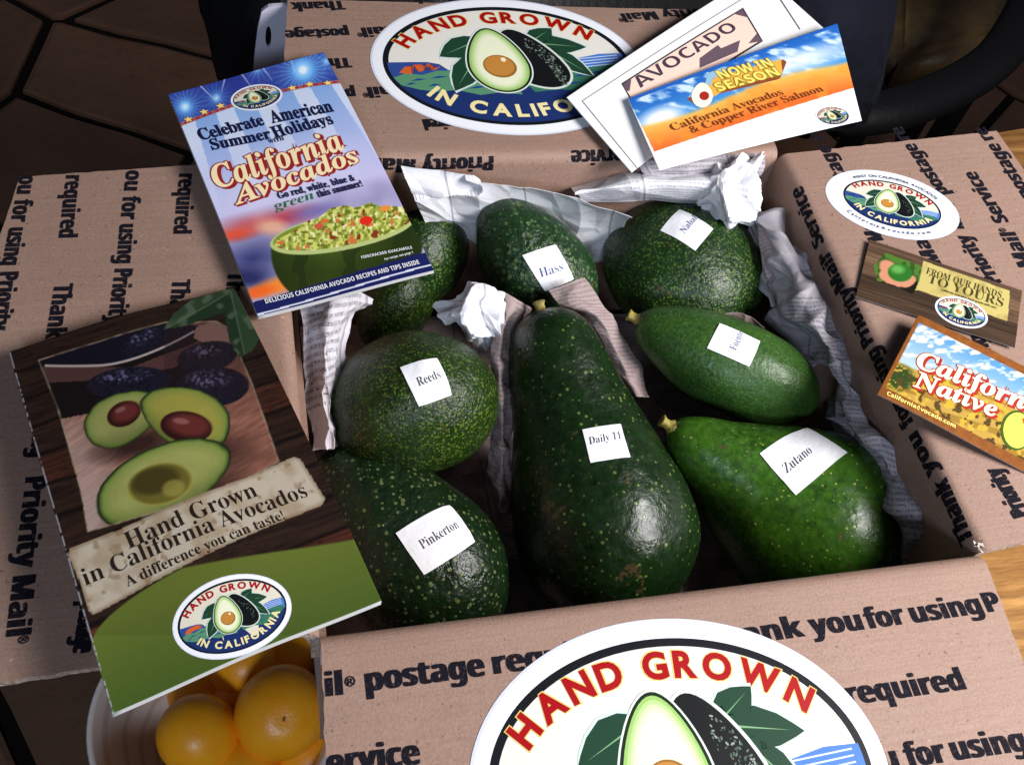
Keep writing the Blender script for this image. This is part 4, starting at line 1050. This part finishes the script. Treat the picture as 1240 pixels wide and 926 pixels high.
def paint_grown(X, Y, U, V):
    C = np.zeros(X.shape + (3,)); x, y = U, V
    # dark planks
    pl = np.floor(y * 11 + .2 * vn(U * 3, V * 3, .7, 31)); tone = (np.sin(pl * 12.9) * 43758.5) % 1
    g = vn(U * 14, V * 420, 2.6, 32, 3); g2 = vn(U * 60, V * 900, 2.4, 33, 2)
    base = np.array((46, 28, 20)) * (.55 + .9 * g[..., None]); red = np.array((92, 42, 28)) * (.5 + .9 * g[..., None])
    k = (tone > .52)[..., None] * np.clip((y - .15) * 2.4, 0, 1)[..., None]; C[:] = base * (1 - k) + red * k
    fr = (y * 11 + .2 * vn(U * 3, V * 3, .7, 31)) % 1; blend(C, np.clip(.10 - np.minimum(fr, 1 - fr), 0, .1) * 9, (12, 8, 6)); blend(C, np.clip((g2 - .66) * 5, 0, .6), (14, 9, 7))
    pic = [(47, 437), (120, 418), (201, 393), (262, 390), (276, 398), (306, 470), (338, 563), (260, 610), (108, 648), (100, 600), (72, 500)]
    S = C.copy()
    # picture: board, dark bowl, fruits
    rx, ry = rot_xy(X, Y, -32); w = vn(rx * .12, ry, 2.2, 35, 3); b0 = np.array((168, 112, 90)) * (.66 + .6 * w[..., None]) * (.8 + .3 * vn(rx * .3, ry, 22, 36, 2))[..., None]; S[:] = b0
    blend(S, np.clip((Y - 560) / 90, 0, 1) * (X < 160) * .55, (206, 178, 168)); blend(S, emask(edist(X, Y, 100, 590, 40, 80, -15), 40, 40) * .5, (208, 182, 176))
    blend(S, np.clip((X - 230) / 60, 0, 1) * .35, (120, 60, 44))
    blend(S, inpoly(X, Y, [(40, 440), (250, 398), (240, 470), (120, 505), (75, 512), (55, 470)]), (24, 16, 18))
    blend(S, inpoly(X, Y, [(50, 446), (160, 452), (235, 420), (262, 395), (255, 430), (210, 452), (140, 466), (58, 466)]), (88, 54, 52))
    blend(S, inpoly(X, Y, [(47, 438), (200, 393), (240, 396), (236, 410), (205, 430), (150, 444), (95, 447)]), (20, 18, 32))
    blend(S, inpoly(X, Y, [(238, 398), (262, 390), (272, 398), (290, 430), (250, 420), (235, 412)]), (178, 130, 116))
    dark_avocado(S, X, Y, 176, 420, 30, 17, -30, 41)
    ln = np.abs(Y - (444 + 4 * np.sin((X - 50) / 50) - np.clip((X - 120) / 115, 0, 1) ** 1.8 * 38)); blend(S, np.clip(2.0 - ln, 0, 1) * (X > 55) * (X < 236), (196, 176, 170))
    dark_avocado(S, X, Y, 252, 436, 37, 19, -14, 42); dark_avocado(S, X, Y, 258, 474, 44, 25, -6, 43); dark_avocado(S, X, Y, 158, 470, 52, 19, -4, 44)
    blend(S, emask(edist(X, Y, 168, 546, 44, 15, -12), 10, 12) * .9, (48, 26, 22)); blend(S, emask(edist(X, Y, 215, 622, 84, 30, -22), 20, 14) * .85, (58, 32, 25)); blend(S, emask(edist(X, Y, 262, 552, 40, 22, 0), 14, 16) * .7, (62, 34, 28)); blend(S, np.clip((Y - 500) / -60, 0, 1) * (X > 200) * .4, (50, 28, 26))
    cut_avocado(S, X, Y, 152, 513, 50, 31, -24, (170, 172, 92), (152, 509, 21, 15, -22), 45)
    cut_avocado(S, X, Y, 225, 513, 56, 38, 22, (176, 168, 60), (227, 525, 31, 19, 6), 46, neck=.22)
    cut_avocado(S, X, Y, 200, 590, 88, 42, -25, (176, 182, 92), None, 47, (196, 594, 40, 25, -12), neck=-.1)
    m = inpoly(X, Y, pic); blend(C, m, S)
    # border of the picture
    D = np.full(X.shape, 99.)
    for i in range(len(pic)):
        (x0, y0), (x1, y1) = pic[i], pic[(i + 1) % len(pic)]; L = math.hypot(x1 - x0, y1 - y0); t = np.clip(((X - x0) * (x1 - x0) + (Y - y0) * (y1 - y0)) / L / L, 0, 1); D = np.minimum(D, np.hypot(X - x0 - t * (x1 - x0), Y - y0 - t * (y1 - y0)))
    blend(C, np.clip(1.5 - D, 0, 1) * (.25 + .65 * vn(X, Y, 8, 48)), (176, 156, 128))
    # leaves
    for pts, vein in (([(199, 402), (210, 382), (232, 362), (262, 350), (283, 348), (280, 362), (270, 380), (246, 388), (222, 398)], ((200, 402), (282, 350))), ([(276, 350), (284, 350), (300, 378), (315, 412), (306, 428), (290, 436), (278, 415), (272, 380)], ((279, 352), (296, 430)))):
        q = inpoly(X, Y, pts); blend(C, q, (34, 56, 34)); (x0, y0), (x1, y1) = vein; L = math.hypot(x1 - x0, y1 - y0); d = ((X - x0) * (y1 - y0) - (Y - y0) * (x1 - x0)) / L
        blend(C, q * (d > 0) * .55, (58, 84, 52)); blend(C, q * np.clip(1.2 - np.abs(d), 0, 1) * .6, (110, 130, 96)); blend(C, q * np.clip((vn(X + Y, X - Y, 13, 50) - .6) * 5, 0, 1) * .55, (104, 124, 100))
    # green foot
    e = Y - (778 - 85 * np.clip((X - 112) / 110, 0, 1) ** .62 - np.clip((X - 222) / 210, 0, 2) * 40)
    gr = np.clip(e + .5, 0, 1); cg = np.clip((Y - 690 + (X - 280) * .32) / 120, 0, 1)[..., None]; blend(C, gr, np.array((108, 124, 38)) * (1 - cg) + np.array((72, 98, 30)) * cg)
    blend(C, np.clip(1.5 - np.abs(e), 0, 1) * .4, (70, 70, 30))
    # torn paper strip
    pp = [(84, 676), (86, 668), (150, 645), (220, 616), (300, 584), (356, 557), (364, 560), (394, 607), (390, 614), (330, 640), (250, 678), (180, 712), (114, 746), (107, 740), (100, 712)]
    q = inpoly(X, Y, pp); n = vn(X, Y, 22, 52, 3); blend(C, q, (206, 192, 168)); blend(C, q * np.clip((n - .45) * 2.4, 0, .75), (176, 150, 118)); blend(C, q * np.clip((vn(X, Y, 9, 53, 2) - .68) * 6, 0, .6), (150, 116, 84))
    D = np.full(X.shape, 99.)
    for i in range(len(pp)):
        (x0, y0), (x1, y1) = pp[i], pp[(i + 1) % len(pp)]; L = math.hypot(x1 - x0, y1 - y0); t = np.clip(((X - x0) * (x1 - x0) + (Y - y0) * (y1 - y0)) / L / L, 0, 1); D = np.minimum(D, np.hypot(X - x0 - t * (x1 - x0), Y - y0 - t * (y1 - y0)))
    blend(C, q * np.clip(1 - D / 5, 0, 1) * .5, (120, 88, 56))
    wear = (U < .007); blend(C, wear * np.clip((vn(X, Y, 3, 54) - .25) * 3, 0, .8), (190, 190, 200))
    m_ = C.mean(-1, keepdims=True); C[:] = (C * .86 + m_ * .14) * np.where(Y > 770, .9, .84)[..., None]
    return C
def grown():
    P = Plane((135, 862, .2225), (462, 725, .2205), (10, 425, .2075))
    P.bend = lambda a, b: .004 * math.sin(max(0, min(1, b / .19)) * math.pi) - .0012 * math.cos(a / .1 * 2 * math.pi)
    quad = [(10, 425), (283, 346), (462, 725), (135, 862)]
    root = empty('booklet', P.wor(.05, .09)); tag(root, 'dark wood and green booklet with halved avocados on its cover, over the left flap', 'booklet')
    painted_sheet('front_cover', P, quad, paint_grown, M_PRINT, root)
    under = lambda X, Y, U, V: np.full(X.shape + (3,), 165.)
    painted_sheet('inner_page', P, [(10.5, 426), (283, 347), (462.3, 726), (137, 863)], under, M_MATTE, root, cell=.004, h=-.0005)
    painted_sheet('back_cover', P, [(12, 428), (283, 349), (462, 727), (135, 864)], under, M_MATTE, root, cell=.004, h=-.0014)
    a = Art(); K = (34, 26, 22)
    P.text(a, 'Hand Grown', (158, 670), (314, 606), 20, K, 'serif', -.006); P.text(a, 'in California Avocados', (105, 712), (374, 604), 20, K, 'serif', -.006)
    P.text(a, 'A difference you can taste!', (156, 714), (346, 632), 12.5, K, 'serif', -.006)
    a.build('cover_lettering', M_PRINT, P.wor, root, step=.02, dh=.00002)
    a = Art(); emblem(a, P.loc(282.5, 748), P.loc(352, 727), aspect=1.0); a.build('cover_emblem', M_PRINT, P.wor, root, step=.015, dh=.000012)
grown()

# ------------------------------------------------------------------ cards
def card(label, P, quad, paint, m=None, mats=None):
    root = empty('card', P.wor(0, 0)); tag(root, label, 'card')
    painted_sheet('card_sheet', P, quad, paint, m or M_PRINT, root, thick=.0004, cell=.0004); return root
def paint_white(X, Y, U, V): return np.full(X.shape + (3,), 238.)
def avocado_card():
    P = Plane((686, 118, .2065), (865, 2, .214), (765, 208, .2045)); P.bend = lambda a, b: .002 * math.sin(a * 14)
    A, B = np.array(P.loc(686, 118)), np.array(P.loc(865, 2)); d = (B - A) / np.linalg.norm(B - A); Cc = np.array(P.loc(765, 208)); w = np.linalg.norm(Cc - A)
    q = [A, A + d * .215, A + d * .215 + (Cc - A), Cc]
    def px(p): x, y = P.px(np.array(p[0]), np.array(p[1])); return (float(x), float(y))
    quad = [px(p) for p in q]
    root = card('white card with AVOCADO in a pale orange box, under the sky and salmon card', P, quad, paint_white, M_MATTE)
    a = Art()
    box = [(752, 103), (899, 12), (923, 53), (776, 145)]; a.poly([P.loc(*p) for p in box], (66, 56, 66)); a.poly([P.loc(*p) for p in [(754, 104), (898, 14.5), (920, 52), (777, 142)]], (246, 214, 196))
    for t_ in ([(754, 104), (764, 98), (762, 112), (758, 112)], [(888, 20), (898, 14.5), (904, 24)], [(846, 74), (868, 58), (872, 62), (895, 52), (892, 66), (846, 86)], [(915, 44), (922, 53), (905, 56)]): a.poly([P.loc(*p) for p in t_], (104, 84, 96), 0)
    a.up()
    P.text(a, 'AVOCADO', (775, 109), (893, 38), 15, (72, 58, 74), 'sans', -.004)
    def line(p, q_, w=.7):
        x0, y0 = p; x1, y1 = q_; L = math.hypot(x1 - x0, y1 - y0); nx, ny = -(y1 - y0) / L * w / 2, (x1 - x0) / L * w / 2
        a.poly([P.loc(x0 + nx, y0 + ny), P.loc(x1 + nx, y1 + ny), P.loc(x1 - nx, y1 - ny), P.loc(x0 - nx, y0 - ny)], (90, 90, 100), 0)
    line((705, 123), (905, -3)); line((705, 123), (774, 206)); line((940, -6), (968, 38), 1.4)
    a.build('card_print', M_PRINT, P.wor, root, step=.02, dh=.00002)
avocado_card()
def paint_salmon(X, Y, U, V):
    C = np.full(X.shape + (3,), 242.)
    art = inpoly(X, Y, [(760, 121), (1014, 28), (1034, 107), (792, 185)])
    t = np.clip((X - 760) / 260, 0, 1); ybnd = 150 - (X - 775) * .31 + 5 * np.sin((X - 760) / 40)
    sky = np.clip((Y - (121 - (X - 760) * .366)) / 44, 0, 1); n = vn(X * .6 + Y * .4, Y * 1.7 - X * .3, 12, 61, 3)
    S = np.zeros_like(C); S[:] = np.array((24, 92, 184)) * (1 - sky[..., None]) + np.array((70, 146, 214)) * sky[..., None]
    blend(S, np.clip((n - .48) * 4, 0, 1) * (sky > .1), (206, 228, 244)); blend(S, emask(edist(X, Y, 800, 146, 26, 13, -18), 14, 12), (236, 242, 248)); blend(S, emask(edist(X, Y, 965, 76, 60, 12, -18), 14, 16) * .85, (232, 240, 248))
    f = np.clip((Y - ybnd) / 6, 0, 1); lo = np.clip((Y - ybnd) / 36, 0, 1)
    blend(S, f, np.array((246, 196, 90)) * (1 - lo[..., None]) + np.array((226, 106, 38)) * lo[..., None]); blend(S, f * np.clip((vn(X, Y, 14, 62, 3) - .5) * 3, 0, .6), (240, 150, 50))
    blend(C, art, S); return C
def salmon_card():
    P = Plane((798, 207, .2095), (1043, 147, .2205), (760, 121, .2105)); P.bend = lambda a, b: .0016 * math.sin(a * 16 + .4)
    root = card('card with blue sky and orange band, on top of the white card', P, [(760, 121), (1014, 28), (1043, 147), (798, 207)], paint_salmon, M_MATTE)
    a = Art()
    a.poly([P.loc(*p) for p in [(831, 122), (838, 119), (948, 74), (952, 77), (944, 97), (940, 99), (868, 117), (846, 133)]], (140, 74, 40)); a.poly([P.loc(*p) for p in [(838, 117), (866, 96), (945, 74), (947, 92), (880, 110), (850, 128)]], (232, 176, 74))
    a.poly([P.loc(*p) for p in [(853, 104), (856, 92), (872, 85), (880, 84), (874, 92), (862, 98), (860, 107)]], (150, 190, 214)); a.up()
    a.poly([P.loc(849.5 + 13 * math.cos(t) * (1 - .22 * max(0, -math.sin(t))), 118 + 15 * math.sin(t)) for t in np.linspace(0, 6.28, 28)[:-1]], (246, 240, 222)); a.poly([P.loc(*p) for p in ell(852, 119, 6, 5.4, 0, 16)], (168, 44, 34)); a.up()
    P.text(a, 'NOW IN', (873, 99), (937, 82), 11, (246, 226, 110), 'sans', .01, outline=((150, 116, 36), .05)); P.text(a, 'SEASON', (870, 114), (945, 93), 11, (246, 226, 110), 'sans', .01, outline=((150, 116, 36), .05))
    P.text(a, 'California Avocados', (815, 161), (949, 117), 9, (120, 60, 30), 'serif', -.004); P.text(a, '& Copper River Salmon', (838, 164), (998, 112), 9, (120, 60, 30), 'serif', -.004)
    a.build('card_print', M_PRINT, P.wor, root, step=.02, dh=.00002)
    a = Art(); emblem(a, P.loc(1008, 142), P.loc(1027, 137.5), res=2); a.build('card_emblem', M_PRINT, P.wor, root, step=.02, dh=.000010)
salmon_card()
def rz(side, x, y):
    a, q = side.loc(x, y); return side.wor(a, q).z
def paint_hands(X, Y, U, V):
    C = np.zeros(X.shape + (3,)); g = vn(U * 10, V * 180, 2.2, 71, 3); pl = np.floor(V * 5); tone = .8 + .25 * np.sin(pl * 7.7)
    C[:] = np.array((112, 86, 66)) * ((.62 + .6 * g) * tone)[..., None]; blend(C, (np.abs((V * 5) % 1 - .5) > .47) * .6, (40, 26, 18))
    q = inpoly(X, Y, [(1058, 322), (1072, 306), (1113, 321), (1120, 326), (1112, 350), (1104, 356), (1083, 345), (1062, 340)]); blend(C, q, (72, 110, 40)); blend(C, q * (vn(X, Y, 5, 72) > .55) * .7, (36, 60, 22)); blend(C, q * (Y > 341), (24, 20, 16))
    for cx, cy, a_, b_, r_ in ((1077, 326, 14, 9, 40), (1084, 340, 14, 7, 14), (1100, 341, 10, 6, -30), (1072, 334, 8, 6, 30)): blend(C, emask(edist(X, Y, cx, cy, a_, b_, r_), 8, 2) * q, (196, 134, 104))
    e = edist(X, Y, 1090, 330, 15, 11, 8); blend(C, emask(e, 11, 1.5), (40, 104, 34)); blend(C, emask(edist(X, Y, 1087, 326, 8, 5, 8), 6, 5) * .8, (104, 170, 86))
    p = inpoly(X, Y, [(1118, 316), (1223, 352), (1220, 389), (1112, 351), (1108, 352), (1114, 338)]); n = vn(X, Y, 12, 73, 3); blend(C, p, (188, 172, 104)); blend(C, p * np.clip((n - .5) * 2.5, 0, .6), (150, 132, 74))
    return C
def hands_card():
    z = lambda x, y: rz(RIGHT, x, y) + .0022
    P = Plane((1036, 359, z(1036, 359)), (1229, 421, z(1229, 421)), (1053, 290, z(1053, 290)))
    root = card('brown wood card with a green fruit held in a hand, TO YOURS in capitals', P, [(1053, 290), (1238, 352), (1229, 421), (1036, 359)], paint_hands)
    a = Art(); K = (64, 62, 30)
    P.text(a, 'FROM OUR HANDS', (1121, 331), (1212, 361), 7.5, K, 'serif', -.008); P.text(a, 'TO YOURS', (1123, 342), (1214, 372), 10, K, 'serif', -.008); P.text(a, 'California Avocados, hand grown with care', (1140, 352), (1206, 374), 2.4, K, 'sans')
    a.build('card_print', M_PRINT, P.wor, root, dh=.00002)
    a = Art(); emblem(a, P.loc(1164, 378), P.loc(1196, 387.5), res=2); a.build('card_emblem', M_PRINT, P.wor, root, dh=.000012)
hands_card()
def paint_native(X, Y, U, V):
    C = np.zeros(X.shape + (3,)); u, v = U * 2.0, V
    C[:] = (160, 96, 40); blend(C, vn(X, Y, 5, 81, 2) * .6, (110, 60, 24))
    inn = (U > .022) & (V > .085) & (V < .90)
    S = np.zeros_like(C); k = np.clip(v / .55, 0, 1)[..., None]; S[:] = np.array((70, 140, 200)) * (1 - k) + np.array((190, 214, 226)) * k
    blend(S, np.clip((vn(X * .8, Y * 1.6, 9, 82, 3) - .50) * 6, 0, 1) * (v < .5), (240, 240, 244))
    hill = .50 + .08 * np.sin(u * 4 + 1) - .03 * u; blend(S, np.clip((v - hill) * 40, 0, 1), (196, 158, 70)); rows = np.sin((v - .5) * 70 / (0.4 + v) + u * 9); blend(S, (v > hill + .05) * (rows > .2) * .7, (150, 112, 36)); blend(S, (v > hill + .05) * (vn(X, Y, 6, 83, 2) > .56) * .8, (222, 184, 60)); blend(S, (v > .66) * (vn(X, Y, 7, 84, 2) > .6) * .85, (70, 50, 24))
    blend(S, emask(edist(X, Y, 1087, 460, 17, 15, 10), 12, 6) * (vn(X, Y, 2.4, 85) > .38), (48, 74, 28)); blend(S, emask(edist(X, Y, 1190, 400, 34, 18, 20), 12, 20) * .5, (200, 140, 90))
    blend(C, inn.astype(float), S)
    return C * .86
def native_card():
    z = lambda x, y: rz(RIGHT, x, y) + .0030
    P = Plane((1060, 480, .2062), (1240, 566, z(1240, 566)), (1110, 384, z(1110, 384) + .003)); P.bend = lambda a, b: .0022 * math.cos(a * 34)
    root = card('orange bordered California Native card with fields and sky, cut by the right edge', P, [(1110, 384), (1330, 480), (1300, 596), (1060, 480)], paint_native)
    a = Art(); sc = dict(shadow=((160, 44, 30), .03, (.08, -.09)), outline=((160, 44, 30), .028))
    a.poly([P.loc(1233 + 20 * math.cos(t), 519 + 24 * math.sin(t)) for t in np.linspace(0, 6.28, 36)[:-1]], (52, 84, 28)); a.poly([P.loc(1234 + 17.5 * math.cos(t), 519 + 21.5 * math.sin(t)) for t in np.linspace(0, 6.28, 36)[:-1]], (216, 206, 84)); a.poly([P.loc(*p) for p in ell(1240, 514, 10, 10, 0, 20)], (176, 70, 28))
    P.text(a, 'California', (1107, 447), (1276, 506), 20, (246, 234, 200), 'bolditalic', .012, **sc); P.text(a, 'Native', (1103, 470), (1208, 505), 19, (246, 234, 200), 'bolditalic', .012, **sc)
    P.text(a, 'CaliforniaAvocado.com', (1071, 481), (1156, 519), 4.5, (238, 214, 120), 'sans', .01)
    a.build('card_print', M_PRINT, P.wor, root, step=.02, dh=.00002)
native_card()

# ------------------------------------------------------------------ behind the table: white carton, chairs
def slab(name, pts, d, m, parent=None, bev=.004):
    """polygon (world points) thickened by the vector d, edges rounded"""
    d = Vector(d); n = len(pts); V = [Vector(p) for p in pts] + [Vector(p) + d for p in pts]
    F = [tuple(range(n)), tuple(range(2 * n - 1, n - 1, -1))] + [(i, i + n, (i + 1) % n + n, (i + 1) % n) for i in range(n)]
    o = mesh_from(name, V, F, m, parent)
    bm = bmesh.new(); bm.from_mesh(o.data); bmesh.ops.recalc_face_normals(bm, faces=bm.faces); bmesh.ops.bevel(bm, geom=bm.edges[:], offset=bev, segments=3, affect='EDGES'); bm.to_mesh(o.data); bm.free()
    for p in o.data.polygons: p.use_smooth = True
    return o
def carton():
    t = NT(mat('white_board', (.50, .50, .60), .6, .3)); t.out(Normal=t.bump(t.noise(80, 3), .15, .001))
    Y0 = BD + .115
    pts = [(306, 100), (309, 60), (317, 14), (326, 8), (360, 6), (364, 110)]
    W3 = [aty(x, y, Y0 + .028 + 0 * x) for x, y in pts]
    root = empty('white_carton', (W3[0] + W3[3]) / 2); tag(root, 'pale white cardboard tab with a slotted hole, behind the back flap', 'box')
    # panel with an oval slot cut through
    cx, cy = 325, 45; outer = [(306, 105), (308, 70), (312, 36), (317, 14), (326, 8), (345, 7), (362, 6), (364, 40), (364, 75), (364, 110), (345, 109), (325, 107)]
    N = 48; import bisect
    def ray_out(t):   # outline point in direction t
        best = None
        for i in range(len(outer)):
            (x0, y0), (x1, y1) = outer[i], outer[(i + 1) % len(outer)]; dx, dy = math.cos(t), math.sin(t); ex, ey = x1 - x0, y1 - y0; de = dx * ey - dy * ex
            if abs(de) < 1e-9: continue
            k = ((x0 - cx) * ey - (y0 - cy) * ex) / de; u = ((x0 - cx) * dy - (y0 - cy) * dx) / de
            if k > 0 and -1e-6 <= u <= 1 + 1e-6 and (best is None or k > best[0]): best = (k, cx + dx * k, cy + dy * k)
        return best[1], best[2]
    V = []
    for dd in (0, .003):
        for i in range(N):
            t_ = 2 * math.pi * i / N; p = aty(*ray_out(t_), Y0 + .028); V.append(p + Vector((0, dd, 0)))
        for i in range(N):
            t_ = 2 * math.pi * i / N; p = aty(cx + 3.6 * math.cos(t_), cy + 13 * math.sin(t_), Y0 + .028); V.append(p + Vector((0, dd, 0)))
    F = []
    for i in range(N):
        j = (i + 1) % N; F += [(i, j, N + j, N + i), (2 * N + i, 3 * N + i, 3 * N + j, 2 * N + j), (i, 2 * N + i, 2 * N + j, j), (N + i, N + j, 3 * N + j, 3 * N + i)]
    o = mesh_from('end_panel', V, F, t.m, root); bm = bmesh.new(); bm.from_mesh(o.data); bmesh.ops.recalc_face_normals(bm, faces=bm.faces); bm.to_mesh(o.data); bm.free()
    a, b = aty(355, 9, Y0 + .028), aty(355, 100, Y0 + .028)
    mesh_from('side_panel', [a, b, b + Vector((.0, .12, 0)), a + Vector((0, .12, 0))], [(0, 1, 2, 3)], t.m, root)
    sd = root.children[-1].modifiers.new('t', 'SOLIDIFY'); sd.thickness = .003
carton()
t = NT(mat('black_leather', (.005, .005, .006), .5, .3)); M_BLK = t.out(Normal=t.bump(t.noise(160, 3), .3, .002))
t = NT(mat('navy_cloth', (.008, .009, .018), .85, .2)); M_NAVY = t.out(Normal=t.bump(t.noise(12, 3), .6, .03))
t = NT(mat('tan_seat', (.10, .062, .025), .5, .35)); M_TAN = t.out(Base_Color=t.mix(t.ramp(t.noise(9, 3), (.3, 0.), (.7, 1.)), (.05, .03, .014), (.15, .095, .035)), Normal=t.bump(t.noise(90, 3), .3, .004))
def tube(name, P, r, m, parent, flat=1.0):
    P = [Vector(p) for p in P]; N = 14; V = []; Q = []
    for i in range(len(P) - 1):
        for k in range(6):
            f = k / 6; p0, p1, p2, p3 = P[max(0, i - 1)], P[i], P[i + 1], P[min(len(P) - 1, i + 2)]
            Q.append(.5 * (2 * p1 + (p2 - p0) * f + (2 * p0 - 5 * p1 + 4 * p2 - p3) * f * f + (3 * p1 - p0 - 3 * p2 + p3) * f ** 3))
    Q.append(P[-1]); n = len(Q)
    for i, p in enumerate(Q):
        d = (Q[min(i + 1, n - 1)] - Q[max(i - 1, 0)]).normalized(); e = d.cross(Vector((0, 0, 1)) if abs(d.z) < .95 else Vector((1, 0, 0))).normalized(); g = d.cross(e)
        for j in range(N): t_ = 2 * math.pi * j / N; V.append(p + e * r * math.cos(t_) + g * r * flat * math.sin(t_))
    F = [(i * N + j, i * N + (j + 1) % N, (i + 1) * N + (j + 1) % N, (i + 1) * N + j) for i in range(n - 1) for j in range(N)] + [tuple(range(N)), tuple(range((n - 1) * N, n * N))]
    return mesh_from(name, V, F, m, parent, smooth=True)
def chair_right():
    z = -.28; S = [at(1085, 70, z), at(1215, 40, z), at(1235, -60, z), at(1090, -80, z)]
    root = empty('armchair', (S[0] + S[2]) / 2 + Vector((0, 0, -.47))); tag(root, 'dark chair with tan seat and curved black arm at the top right', 'chair')
    slab('seat', S, (0, 0, -.09), M_TAN, root, .02)
    tube('armrest', [at(1275, -60, -.10), at(1240, 20, -.11), at(1205, 72, -.12), at(1150, 108, -.13), at(1075, 135, -.13), at(1010, 140, -.13)], .030, M_BLK, root, .8)
    b = [aty(962, 175, .62), aty(1062, 172, .62), aty(1088, 90, .66), aty(1112, -70, .74), aty(940, -70, .74)]
    slab('backrest', b, (0, .06, 0), M_NAVY, root, .02)
    for p in (S[0], S[1], S[2], S[3]): tube('leg', [p + Vector((0, 0, -.06)), Vector((p.x, p.y, -.5)), Vector((p.x, p.y, -.75))], .02, M_BLK, root)
chair_right()
def chair_left():
    Y = .50
    b = [aty(282, 190, Y), aty(264, 100, Y + .01), aty(246, 50, Y + .03), aty(228, -60, Y + .06), aty(480, -80, Y + .06), aty(900, -80, Y + .06), aty(900, 180, Y)]
    root = empty('dining_chair', (b[0] + b[-1]) / 2 + Vector((0, .2, -.6))); tag(root, 'black padded chair back standing behind the back flap at the top left', 'chair')
    slab('backrest', b, (0, .05, 0), M_BLK, root, .012)
    x0, x1 = b[0].x + .04, b[-1].x - .03; zs = -.28
    slab('seat', [(x0, Y + .06, zs), (x1, Y + .06, zs), (x1, Y + .48, zs), (x0, Y + .48, zs)], (0, 0, -.06), M_BLK, root, .02)
    for p in ((x0 + .03, Y + .08), (x1 - .03, Y + .08), (x1 - .03, Y + .44), (x0 + .03, Y + .44)): tube('leg', [(p[0], p[1], zs - .04), (p[0], p[1], -.5), (p[0], p[1], -.75)], .018, M_BLK, root)
chair_left()
